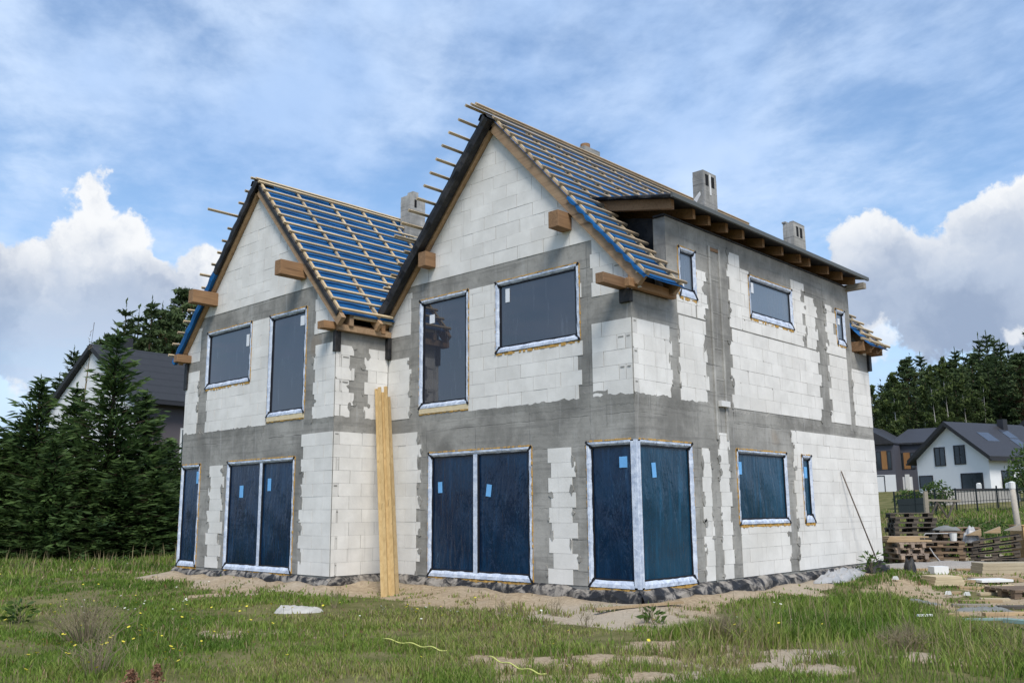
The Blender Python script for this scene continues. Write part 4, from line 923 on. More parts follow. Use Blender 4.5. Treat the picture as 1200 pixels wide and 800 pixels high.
def gable_house(parent, w, l, he, hr, wall_m, roof_m, over=.5, th=.28, base=-2.5, gable_axis='y', wall2=None):
    """gable front on y=0 (axis y) ; ridge along y"""
    m = MB(); m.prism([(0, 0, base), (w, 0, base), (w, 0, he), (w / 2, 0, hr), (0, 0, he)], [(0, l, base), (w, l, base), (w, l, he), (w / 2, l, hr), (0, l, he)])
    part(m, 'wall', [wall_m], parent)
    r = None
    k = (hr - he) / (w / 2)
    for sg in (-1, 1):
        m = MB(); xe = w / 2 + sg * (w / 2 + over); ze = he - over * k; zo = th * math.hypot(1, k)
        m.prism([(w / 2, -over, hr + .02), (w / 2, -over, hr + .02 + zo), (xe, -over, ze + .02 + zo), (xe, -over, ze + .02)], [(w / 2, l + over, hr + .02), (w / 2, l + over, hr + .02 + zo), (xe, l + over, ze + .02 + zo), (xe, l + over, ze + .02)])
        r = part(m, 'roof', [roof_m], parent)
        m = MB(); m.bar((xe + sg * .06, -over, ze + .06), (xe + sg * .06, l + over, ze + .06), .12, .12); part(m, 'gutter', ['trim'], r)
    return k
# white house up the slope on the right
p = gpt(1076, 77); WH = empty('white_house', (p.x, p.y, p.z), -.36); WH['_w'] = tuple(WH.location)
tag(WH, 'white gabled house with dark roof and dark windows behind the metal fence', 'house')
HW, HL = 6.1, 8.0
k = gable_house(WH, HW, HL, 2.5, 4.85, 'white_wall', 'tiles_far', .5, .26)
far_window(WH, 1.65, 2.6, 1.95, 3.35); far_window(WH, 3.35, 4.3, 2.0, 3.4); far_window(WH, 3.75, 5.55, -.5, 1.35, bars=0); far_window(WH, .10, 1.35, .35, 1.3, bars=0)
for ya, yb in ((1.2, 2.5), (3.2, 4.6), (6.6, 7.2)): far_window(WH, ya, yb, .2, 1.5, face='right', xs=HW)
m = MB(); m.box((HW + .03, .6, -.5), (HW + 1.0, 5.6, -.05)); part(m, 'planter', ['white_wall'], WH)
for (fx, fy0, fy1) in ((4.6, 1.6, 2.9), (4.2, 4.6, 5.6), (5.2, 4.4, 5.4)):
    z = lambda x: 4.85 - (x - HW / 2) * k + .30
    m = MB(); xa, xb = fx - .45, fx + .45; m.prism([(xa, fy0, z(xa) + .0), (xb, fy0, z(xb) + .0), (xb, fy1, z(xb) + .0), (xa, fy1, z(xa) + .0)], [(xa, fy0, z(xa) + .08), (xb, fy0, z(xb) + .08), (xb, fy1, z(xb) + .08), (xa, fy1, z(xa) + .08)]); part(m, 'skylight', ['skylight'], WH)
m = MB(); m.box((3.3, 5.2, 4.4), (3.8, 5.7, 5.5)); part(m, 'chimney', ['trim'], WH)
# house behind it
p = gpt(1168, 92); BH = empty('gabled_house', (p.x, p.y, p.z), -.22); BH['_w'] = tuple(BH.location)
tag(BH, 'far white house with grey roof at the right edge, behind the other white house', 'house')
gable_house(BH, 7.2, 10, 3.0, 5.6, 'white_wall', 'tiles_far', .5, .24); far_window(BH, 2.2, 3.2, 2.3, 3.4)
# dark terraced pair
p = gpt(1021, 82); TH = empty('terraced_house', (p.x, p.y, p.z), .10); TH['_w'] = tuple(TH.location)
tag(TH, 'dark grey terraced house with wood panels and low slate roof beside the forest', 'house')
m = MB(); m.box((-5, 0, -2), (2.0, 7, 3.85)); part(m, 'wall', ['grey_wall'], TH)
m = MB(); m.box((.25, -.03, -.6), (1.95, -.004, 1.35)); part(m, 'ground_floor_wall', ['white_wall'], TH)
m = MB(); m.prism([(-5, -.3, 3.85), (2.05, -.3, 3.85), (2.05, -.3, 3.95), (-.6, -.3, 5.6), (-5, -.3, 5.6)], [(-5, 7, 3.85), (2.05, 7, 3.85), (2.05, 7, 3.95), (-.6, 7, 5.6), (-5, 7, 5.6)]); part(m, 'roof', ['tiles_far'], TH)
m = MB(); m.box((.95, -.04, 1.8), (1.38, -.003, 3.3)); part(m, 'wood_panel', ['wood_panel'], TH)
far_window(TH, .50, .92, 1.8, 3.3, bars=0); far_window(TH, 1.40, 1.75, 1.8, 3.3, bars=0); far_window(TH, .40, 1.1, -.5, 1.3, bars=0)
p = gpt(1047, 83.5); T2 = empty('terraced_house', (p.x, p.y, p.z), .10); T2['_w'] = tuple(T2.location)
tag(T2, 'dark grey terraced house with two wood panels touching the white house in view', 'house')
m = MB(); m.box((0, 0, -2), (3.6, 7, 3.75)); part(m, 'wall', ['grey_wall'], T2)
m = MB(); m.prism([(-.1, -.3, 3.76), (3.7, -.3, 3.76), (3.7, -.3, 3.9), (-.1, -.3, 3.9)], [(.5, 4.0, 5.2), (5.2, 4.0, 5.2), (5.2, 4.0, 5.35), (.5, 4.0, 5.35)]); part(m, 'roof', ['tiles_far'], T2)
m = MB(); m.box((.95, -.04, 1.75), (1.45, -.003, 3.1)); part(m, 'wood_panel', ['wood_panel'], T2)
far_window(T2, .55, .92, 1.75, 3.1, bars=0); far_window(T2, 1.48, 1.85, 1.75, 3.1, bars=0)
m = MB(); m.box((.1, -.03, -.5), (1.5, -.004, 1.1)); part(m, 'ground_floor_wall', ['white_wall'], T2)
m = MB(); m.box((.95, -.1, -.1), (1.3, -.034, 1.3)); part(m, 'awning', ['white'], T2)
# house behind the spruces on the left
g = at(99, 560, 45.5); GZ = float(ground_z(g.x, g.y)); LHr = 1.64
off = Matrix.Rotation(LHr, 3, 'Z') @ Vector((0, 4.0, 0))
LH = empty('neighbour_house', (g.x - off.x, g.y - off.y, GZ), LHr); LH['_w'] = tuple(LH.location)
tag(LH, 'white and taupe house with dark tiled roof half hidden behind spruces on the left', 'house')
he, hr, l, wd = 6.35, 8.9, 13.0, 8.0
m = MB(); m.prism([(0, 0, -1), (0, wd, -1), (0, wd, he), (0, wd / 2, hr), (0, 0, he)], [(.3, 0, -1), (.3, wd, -1), (.3, wd, he), (.3, wd / 2, hr), (.3, 0, he)]); part(m, 'gable_wall', ['white_wall'], LH)
m = MB(); m.box((.302, .003, -1), (l, wd - .003, he)); part(m, 'wall', ['taupe'], LH)
kk = (hr - he) / (wd / 2)
for sg in (-1, 1):
    m = MB(); ye = wd / 2 + sg * (wd / 2 + .45); ze = he - .45 * kk + .02
    m.prism([(-.25, wd / 2, hr + .02), (-.25, wd / 2, hr + .27), (-.25, ye, ze + .25), (-.25, ye, ze)], [(l, wd / 2, hr + .02), (l, wd / 2, hr + .27), (l, ye, ze + .25), (l, ye, ze)]); r = part(m, 'roof', ['tiles'], LH)
    m = MB(); m.bar((-.25, ye + sg * .07, ze + .10), (l, ye + sg * .07, ze + .10), .13, .13); part(m, 'gutter', ['trim'], r)
m = MB(); m.box((1.2, 4.3, 7.5), (2.0, 5.0, 9.75)); part(m, 'chimney', ['trim'], LH)
far_window(LH, 5.6, 6.9, 3.3, 5.2, frame='white', pane='glass_side'); far_window(LH, 9.0, 10.2, 3.3, 5.2, frame='white'); far_window(LH, 2.2, 3.4, 3.3, 5.2, frame='white')

# ---- retaining wall, fence, posts
def frame_line(pa, pb):
    a, b = Vector(pa), Vector(pb); d = (b - a); d.z = 0; L = d.length; d.normalize(); return a, d, L
a = gpt(1088, 64); b = gpt(1192, 66); A, d, L = frame_line(a, b)
m = MB(); n = Vector((-d.y, d.x, 0)); z0 = A.z - .4; zt = A.z + .95
m.prism([A - n * .2 + Vector((0, 0, z0 - A.z)), A + d * L - n * .2 + Vector((0, 0, z0 - A.z)), A + d * L + n * .2 + Vector((0, 0, z0 - A.z)), A + n * .2 + Vector((0, 0, z0 - A.z))], [A - n * .2 + Vector((0, 0, zt - A.z)), A + d * L - n * .2 + Vector((0, 0, zt - A.z)), A + d * L + n * .2 + Vector((0, 0, zt - A.z)), A + n * .2 + Vector((0, 0, zt - A.z))])
rw = empty('retaining_wall', tuple(A)); tag(rw, 'low pale stone retaining wall with dark coping below the white house', 'wall'); m.build('wall', ['stone'], rw, fix=True)
m = MB(); m.bar(A + d * 1.5 + Vector((0, 0, zt - A.z + .06)), A + d * L + Vector((0, 0, zt - A.z + .06)), .5, .11); m.build('coping', ['trim'], rw, fix=True)
for i, t in enumerate((1.9, 3.0)):
    q = A + d * t * 1.6 + Vector((0, 0, zt - A.z + .12)); m = MB(); m.box((q.x - .12, q.y - .12, q.z), (q.x + .12, q.y + .12, q.z + .28)); m.tube([(q.x, q.y, q.z + .28), (q.x, q.y, q.z + .34)], [.14, .10], 8)
    tag(m.build('garden_lantern', ['white'], None, loc=tuple(q)), 'small white lantern on the dark coping, ' + ('left one of two' if i == 0 else 'right one of two'), 'lantern', 'lanterns on the wall')
a = gpt(1046, 57); b = gpt(1215, 60); A, d, L = frame_line(a, b)
fe = empty('metal_fence', tuple(A)); tag(fe, 'dark green metal fence of posts and wire panels across the rough field', 'fence')
N = int(L / 1.05)
pz = lambda t: Vector(((A + d * t).x, (A + d * t).y, float(ground_z((A + d * t).x, (A + d * t).y))))
for i in range(N + 1):
    q = pz(i * L / N); m = MB(); m.bar(q - Vector((0, 0, .2)), q + Vector((0, 0, 1.45)), .07, .07, (0, 1, 0)); m.build('post', ['fence'], fe, fix=True)
m = MB()
for i in range(int(L / .17)):
    q = pz(i * .17); m.bar(q, q + Vector((0, 0, 1.28)), .022, .022, (0, 1, 0))
for hgt in (.12, .65, 1.2): m.bar(pz(0) + Vector((0, 0, hgt)), pz(L) + Vector((0, 0, hgt)), .03, .03)
m.build('wire_panel', ['fence'], fe, fix=True)
m = MB(); m.bar(pz(.2) + Vector((0, 0, .55)), pz(1.9) + Vector((0, 0, .55)), .03, .9); m.build('screen_mat', ['fence'], fe, fix=True)
# timber posts standing in the rough ground
q = gpt(1082, 46); tp = empty('timber_post', tuple(q)); tag(tp, 'weathered timber post with crossbar and forked braces in front of the fence', 'post')
m = MB(); m.tube([q - Vector((0, 0, .2)), q + Vector((.03, 0, 1.95))], [.13, .11], 8); m.build('post', ['board_grey'], tp)
dr_ = Vector(RGT) ; dr_.z = 0; dr_.normalize()
m = MB(); m.bar(q + Vector((0, 0, 1.55)), q + dr_ * 1.6 + Vector((0, 0, 1.5)), .09, .09); m.build('crossbar', ['board_grey'], tp, fix=True)
for (u, v) in ((.15, .55), (.95, .5), (.95, 1.35)):
    m = MB(); m.bar(q + dr_ * u + Vector((0, 0, .75 if u == .15 else .75)), q + dr_ * v + Vector((0, 0, 1.5)), .07, .07); m.build('brace', ['pallet_dark'], tp, fix=True)
q = gpt(1189, 33); po = empty('pale_pole', tuple(q)); tag(po, 'pale weathered pole with white cap at the right edge behind the pallets', 'post')
m = MB(); m.tube([q - Vector((0, 0, .2)), q + Vector((-.06, 0, 1.0)), q + Vector((-.10, 0, 2.0))], [.095, .09, .085], 10); m.build('shaft', ['pole'], po, smooth=True)
m = MB(); t = q + Vector((-.10, 0, 2.0)); m.tube([t, t + Vector((0, 0, .04)), t + Vector((0, 0, .22)), t + Vector((0, 0, .25))], [.09, .10, .10, .03], 10); m.build('cap', ['white'], po)

# ------------------------------------------------------------------ things on the site
# planks leaning in the corner of the porch
PLK = []
for i, (bx, by, tx, ty, tz, th_) in enumerate(((-4.71, -1.10, -5.975, -.33, 3.55, .05), (-4.70, -1.02, -5.95, -.27, 3.58, -.04), (-4.70, -.945, -5.92, -.215, 3.49, .03), (-4.69, -.87, -5.90, -.155, 3.60, -.05), (-4.68, -.79, -5.87, -.10, 3.40, .06))):
    pz0 = float(ground_z(bx, by)) - .015
    m = MB(); a = Vector((bx, by, pz0)); b = Vector((tx, ty, tz)); sh = Vector((.62, -.64, .1)) * (.028 if i % 2 else -.016); a = a + sh; b = b + sh; m.bar(a, b, .066, .036, (.60 + th_ * 8, -.62 - th_ * 5, .3)); 
    for kx in range(5):
        pass
    o = m.build('plank', ['plank'], None, loc=(bx, by, pz0), fix=True, bevel=.002)
    tag(o, ('leftmost long yellow plank of the five leaning in the house corner', 'second plank from the left of the five leaning in the house corner', 'middle plank of the five yellow planks leaning in the house corner', 'second plank from the right of the five leaning in the house corner', 'rightmost and shortest yellow plank leaning in the house corner')[i], 'plank', 'planks leaning on the house')
# rod leaning on the side wall
m = MB(); m.tube([(.42, 8.02, float(ground_z(.42, 8.02)) - .02), (.035, 7.29, 1.92)], .014, 8)
tag(m.build('steel_rod', ['rust'], None, loc=(.42, 8.02, -.1), smooth=True), 'thin rusty steel rod leaning on the white side wall', 'rod')
# foil heap along the side wall and black sheet pieces
def lump(name, mat, loc, a, b, h, rz, label, cat, seed=0, n=18, jag=.35, group=None, fr=2.3):
    u = np.linspace(-1, 1, n); U_, V_ = np.meshgrid(u, u); r = np.hypot(U_, V_)
    H = np.clip(1 - r ** 2, 0, 1) ** .6 * (1 - jag + jag * 2 * fbm(U_ * fr * (a / max(b, .01)) ** .5 + seed, V_ * fr + seed * 3, seed % 8)) * h
    c, s = math.cos(rz), math.sin(rz); k = 1 / np.maximum(1, r)
    x = (U_ * a * c - V_ * b * s) * k; y = (U_ * a * s + V_ * b * c) * k
    Vv = np.c_[x.ravel(), y.ravel(), (H - .03).ravel()]; i = np.arange(n * n).reshape(n, n); F = np.stack([i[:-1, :-1], i[:-1, 1:], i[1:, 1:], i[1:, :-1]], -1).reshape(-1, 4)
    # underside closes the heap
    Vb = Vv.copy(); Vb[:, 2] = -.06; V2 = np.r_[Vv, Vb]; F2_ = np.r_[F, F[:, ::-1] + n * n]
    edge = np.r_[i[0, :], i[1:, -1], i[-1, -2::-1], i[-2:0, 0]]; e2 = np.roll(edge, -1)
    F2_ = np.r_[F2_, np.stack([e2, edge, edge + n * n, e2 + n * n], -1)]
    o = np_mesh(name, V2, F2_, mat, loc=(loc[0], loc[1], loc[2]), tone=np.ones(len(V2)))
    o.data.polygons.foreach_set('use_smooth', [True] * len(F2_))
    return tag(o, label, cat, group)
gz = lambda x, y: float(ground_z(x, y))
lump('plastic_sheet', 'foil', (.34, 6.35, gz(.34, 6.35)), 1.25, .24, .16, math.pi / 2, 'crumpled clear plastic sheet heaped against the base of the side wall', 'plastic sheet', 3, 44, 1.0, fr=4.5)
lump('black_sheet', 'black', (.62, 7.35, gz(.62, 7.35)), .28, .16, .24, .9, 'crumpled black plastic lying by the foot of the steel rod', 'plastic sheet', 5, 14, .8)
lump('black_bucket_lump', 'black', (.95, 8.2, gz(.95, 8.2)), .14, .14, .34, .2, 'upright black plastic scrap right of the steel rod', 'plastic scrap', 2, 12, .5).name = 'black_scrap'
q = at(350, 717); lump('pale_rock', 'rock', (q.x, q.y, q.z + .0), .40, .24, .14, .75, 'flat pale rock lying in the grass before the house', 'rock', 6, 24, .85)
# thin batten lying on the sand
a, b = at(698, 721), at(800, 711); m = MB(); m.bar(a + Vector((0, 0, .09)), b + Vector((0, 0, .07)), .07, .035); tag(m.build('loose_batten', ['board'], None, loc=tuple(a), fix=True), 'long thin batten lying on the sand at the house corner', 'batten')
# yellow strap in the grass
def strap(pts, label):
    n = 25; P3 = []
    for i in range(n):
        u = i / (n - 1) * (len(pts) - 1); k = min(int(u), len(pts) - 2); f = u - k
        P3.append(Vector(at(pts[k][0] * (1 - f) + pts[k + 1][0] * f, pts[k][1] * (1 - f) + pts[k + 1][1] * f)))
    for _ in range(40): P3 = [P3[0]] + [(P3[i - 1] + P3[i] * 2 + P3[i + 1]) / 4 for i in range(1, n - 1)] + [P3[-1]]
    P3 = [p + Vector((0, 0, .085 + .012 * math.sin(i * .8))) for i, p in enumerate(P3)]
    m = MB(); m.tube(P3, .0075, 6); tag(m.build('packing_strap', ['rope'], None, loc=tuple(P3[0]), smooth=True), label, 'strap', 'yellow straps in the grass')
strap([(449, 757), (470, 761), (490, 765), (508, 768), (523, 772)], 'left yellow packing strap lying in the foreground grass')
strap([(572, 779), (585, 784), (605, 792), (622, 797), (640, 801)], 'right yellow packing strap lying in the foreground grass, running off the picture')

# ---- pallets
def pallet(mat):
    r = empty('pallet', (0, 0, 0)); up = lambda s: random.uniform(-s, s)
    m = MB()
    for yy, w in ((-.33, .145), (-.165, .10), (0, .145), (.165, .10), (.33, .145)): m.box((-.6 + up(.01), yy - w / 2, .122 + up(.001)), (.6 + up(.01), yy + w / 2, .144))
    for xx in (-.53, 0, .53): m.box((xx - .07, -.4, .100), (xx + .07, .4, .1215))
    part(m, 'top_deck', [mat], r)
    for yy in (-.33, 0, .33):
        m = MB(); m.box((-.6, yy - .05, 0), (.6, yy + .05, .022))
        for xx in (-.53, 0, .53): m.box((xx - .07, yy - .05, .0222), (xx + .07, yy + .05, .0998))
        part(m, 'runner', [mat], r)
    return r
PAL = {k: pallet(k) for k in ('pallet', 'pallet_dark', 'pallet_pale')}; first = {k: True for k in PAL}
def put_pallet(mat, loc, rz, label, tx=0, ty=0):
    o = PAL[mat] if first[mat] else copy_tree(PAL[mat]); first[mat] = False
    o.location = loc; o.rotation_euler = (tx, ty, rz); tag(o, label, 'pallet', 'pallets stacked in the yard'); return o
YAW = math.atan2(RGT[1], RGT[0])
ordn = ('lowest', 'second', 'third', 'fourth', 'fifth', 'sixth', 'seventh', 'eighth', 'ninth')
def stack(px, py, dist, mats, rz, where, tilt=(0, 0), z0=0, jit=.06):
    q = gpt(px, dist); h = z0
    for i, mt in enumerate(mats):
        lab = (ordn[i] + ' pallet from the ground in the ' if i < len(mats) - 1 else 'topmost pallet of the ') + where
        put_pallet(mt, (q.x + random.uniform(-jit, jit) - math.sin(tilt[1]) * 0, q.y + random.uniform(-jit, jit), q.z + h), rz + random.uniform(-.13, .13), lab, tilt[0] * (i > 0), tilt[1] * (i > 0) * min(1, .4 + .25 * i)); h += .147 + (.05 if tilt[1] and i else 0)
    return q, h
qa, ha = stack(1049, 656, 27.6, ['pallet', 'pallet_pale', 'pallet_pale', 'pallet_pale'], YAW + math.pi / 2 + .1, 'pale end-on stack next to the house')
qb, hb = stack(1094, 657, 28.2, ['pallet', 'pallet', 'pallet', 'pallet'], YAW - .38, 'brown stack in the middle of the yard')
qc, hc = stack(1062, 640, 30.6, ['pallet_dark'] * 9, YAW - .1, 'tall dark stack at the back')
qd, hd = stack(1160, 657, 28.6, ['pallet_dark'] * 4, YAW - .45, 'leaning dark stack on the right', (0, -.16))
qe, he_ = stack(1113, 640, 31.2, ['pallet_dark', 'pallet_dark', 'pallet', 'pallet_dark', 'pallet', 'pallet'], YAW + .05, 'weathered stack behind the brown one')
m = MB(); m.box((-.62, -.42, 0), (.62, .42, .05)); m.box((-.58, -.40, .052), (.3, .35, .10)); m.box((-.5, -.3, .102), (.6, .25, .14))
o = m.build('board_pile', ['board'], None, loc=(0, 0, 0), fix=True); o.location = (qa.x + .05, qa.y, qa.z + ha + .005); o.rotation_euler.z = YAW + .05; tag(o, 'brown boards lying on top of the pale end-on pallet stack', 'boards')
m = MB(); m.tube([(qb.x - .35, qb.y - .1, qb.z + hb + .02), (qb.x - .35, qb.y - .1, qb.z + hb + .16), (qb.x - .32, qb.y - .08, qb.z + hb + .2), (qb.x + .18, qb.y + .25, qb.z + hb + .2), (qb.x + .22, qb.y + .28, qb.z + hb + .15), (qb.x + .22, qb.y + .28, qb.z + hb)], .017, 6); tag(m.build('bent_pipe', ['foil'], None, loc=tuple(qb), smooth=True), 'bent grey pipe standing on the brown pallet stack', 'pipe')
m = MB(); bq = Vector((qb.x + .30, qb.y + .24, qb.z + hb)); m.tube([bq, bq + Vector((0, 0, .21)), bq + Vector((0, 0, .22))], [.08, .10, .11], 14); tag(m.build('white_bucket', ['white'], None, loc=tuple(bq)), 'white plastic bucket on the brown pallet stack', 'bucket')
m = MB(); cq = bq + Vector((.36, .30, 0)); 
lump('foil_bag', 'foil', (cq.x, cq.y, cq.z), .22, .2, .34, .3, 'crumpled silvery foil bag on the brown pallet stack by the bucket', 'bag', 4, 16, .9)
lump('grey_tarpaulin', 'foil_grey', (qb.x - .05, qb.y + .8, qe.z + .88), .38, .25, .10, YAW, 'grey tarpaulin heaped behind the brown pallet stack', 'tarpaulin', 1, 20, .7)
m = MB(); a = Vector((qb.x - .1, qb.y - .5, qb.z + .42)); m.tube([a, a + Vector((.12, -.05, -.18)), a + Vector((.3, -.2, -.33)), a + Vector((.5, -.35, -.41))], .02, 6); tag(m.build('curved_hose', ['foil'], None, loc=tuple(a), smooth=True), 'pale curved hose hanging down in front of the brown pallet stack', 'hose')
for i, (dx, lab) in enumerate(((-.55, 'left'), (-.08, 'middle'), (.42, 'right'))):
    m = MB(); m.prism([(-.2, -.35, 0), (.2, -.35, .0), (.2, -.35, .17)], [(-.2, .35, 0), (.2, .35, 0), (.2, .35, .17)])
    o = m.build('wedge_board', ['board' if i < 2 else 'board_grey'], None, loc=(0, 0, 0), fix=True); v = Matrix.Rotation(YAW - .45, 3, 'Z') @ Vector((dx, -.02, 0)); o.location = (qd.x + v.x, qd.y + v.y, qd.z + hd + .02 + .13 * (dx + .5)); o.rotation_euler = (0, 0, YAW - .45); tag(o, lab + ' wooden wedge of the three on the leaning dark pallet stack', 'wedge', 'wedges on the pallets')
q = gpt(1197, 29.5); m = MB(); m.box((-.3, -.35, .22), (.7, .35, .98)); m.box((-.32, -.37, .98), (.72, .37, 1.0)); m.box((-.3, -.3, .1), (-.18, .3, .2198)); m.box((.5, -.3, .1), (.62, .3, .2198)); o = m.build('plywood_crate', ['osb'], None, loc=(0, 0, 0), fix=True); o.location = q; o.rotation_euler.z = YAW; tag(o, 'tan plywood crate at the right edge beside the dark pallets', 'crate')
# ---- scrap timber and litter in the yard, px boxes turned into ground positions
def slab(name, mat, px, py, L, Wd, H, rz, label, cat, lift=0., ty=0, group=None, n=1):
    q = at(px, py); m = MB()
    for i in range(n): m.box((-L / 2 + .02 * i, -Wd / 2, i * (H / n + .001)), (L / 2 - .03 * i, Wd / 2, (i + 1) * H / n - .001))
    o = m.build(name, [mat], None, loc=(0, 0, 0), fix=True, bevel=.004); o.location = (q.x, q.y, q.z + lift); o.rotation_euler = (0, ty, YAW + rz); return tag(o, label, cat, group)
slab('timber_stack', 'board_pale', 1184, 671, 1.6, .5, .24, .05, 'thick pale timber stack near the right edge of the yard', 'timber', n=3)
slab('brown_board', 'board', 1166, 681, 1.0, .35, .09, -.05, 'brown board lying in front of the pale timber stack', 'board', n=2)
slab('pale_slab', 'board_pale', 1105, 685, .62, .5, .17, .1, 'pale greenish board slab lying in the short grass', 'board', n=3)
slab('foam_sheet', 'white', 1161, 684, .72, .42, .05, .2, 'thin white panel lying among the scrap boards', 'panel', .05)
slab('white_block', 'white', 1100, 672, .36, .25, .17, .15, 'white foam block in front of the pallets', 'foam block')
slab('grey_board', 'board_grey', 1176, 660, .9, .35, .09, 0, 'grey weathered board in front of the dark pallets', 'board', n=2)
q = at(1186, 698); o = copy_tree(PAL['pallet']); o.location = (q.x + .25, q.y + .2, q.z); o.rotation_euler = (0, 0, YAW + .15); tag(o, 'single brown pallet lying alone on the sand at the right', 'pallet')
for i, (px, py, L, w, rz, mt, lab) in enumerate(((1131, 676, .5, .1, .2, 'board', 'short brown offcut between the pale slab and the white panel'), (1143, 690, .6, .12, -.1, 'board', 'tan offcut on the sand below the white panel'), (1158, 697, .4, .1, .25, 'board_pale', 'small pale offcut left of the lone pallet'),
        (1149, 706, .7, .09, .05, 'board', 'long tan offcut lying on bare sand'), (1191, 713, .55, .16, -.08, 'pallet_dark', 'dark offcut at the right edge of the yard'), (1129, 663, .8, .12, .1, 'board_grey', 'grey offcut on the gravel in front of the brown stack'), (1118, 696, .3, .1, .4, 'board', 'little offcut at the end of the grass strip'),
        (1147, 668, 1.1, .1, .0, 'board', 'long brown batten right behind the thin white panel'), (1128, 682, .45, .14, -.3, 'board', 'tan offcut lying crosswise beside the pale slab'), (1175, 688, .5, .1, .35, 'board_pale', 'pale offcut between the white panel and the lone pallet'),
        (1138, 711, .55, .1, -.12, 'board_grey', 'grey offcut on sand left of the smaller grey sheet'), (1178, 721, .65, .1, .1, 'board', 'brown offcut on sand just above the pale green strip'), (1120, 722, .4, .09, .3, 'board', 'brown offcut at the front edge of the sandy yard'),
        (1195, 690, .5, .14, -.2, 'board_grey', 'grey offcut at the picture edge beyond the lone pallet'), (1080, 668, .5, .1, .1, 'board', 'brown offcut on the gravel left of the white foam block'), (1166, 704, .45, .12, -.25, 'board_pale', 'pale offcut in front of the lone pallet'))):
    slab('wood_offcut', mt, px, py, L, w, .05, rz, lab, 'offcut', group='offcuts in the yard')
slab('pale_strip', 'teal', 1158, 736, .62, .05, .03, .0, 'thin pale green strip lying in the grass on the right', 'strip', .10)
slab('teal_board', 'teal', 1199, 738, .42, .14, .05, -.9, 'pale teal board end sticking out of the grass at the right edge', 'board', .08)
slab('white_strip', 'white', 1085, 735, .20, .04, .03, .1, 'short white strip lying in the grass', 'strip', .14)
for i, (px, py, lab) in enumerate(((1050, 681, 'white scrap in the grass near the side wall'), (1140, 744, 'white scrap below the pale green strip'), (1112, 699, 'white scrap left of the lone pallet'), (1134, 700, 'white scrap on sand beside the grass strip'), (1030, 716, 'white scrap at the end of the grey sheet'))):
    q = at(px, py); m = MB(); m.prism([(-.05, -.04, 0), (.06, -.03, 0), (.04, .05, 0), (-.04, .03, 0)], [(-.04, -.03, .05), (.04, -.03, .07), (.03, .04, .04), (-.03, .02, .06)]); o = m.build('litter_scrap', ['white'], None, loc=(0, 0, 0), fix=True); o.location = q + Vector((0, 0, .04)); tag(o, lab, 'litter', 'white scraps in the yard')
q = at(1062, 708); lump('grey_sheet', 'foil_grey', (q.x, q.y, q.z), .62, .15, .10, YAW + .02, 'long grey plastic sheet half covered by grass', 'plastic sheet', 2, 22, .7)
q = at(1152, 715); lump('grey_sheet', 'foil_grey', (q.x, q.y, q.z), .5, .12, .08, YAW, 'smaller grey plastic sheet on sand near the right edge', 'plastic sheet', 7, 22, .7)
q = at(1100, 666); lump('gravel_heap', 'gravel', (q.x + .2, q.y + .2, q.z), 2.3, .55, .20, YAW, 'low grey gravel heap in front of the pallets', 'gravel', 3, 26, .4)
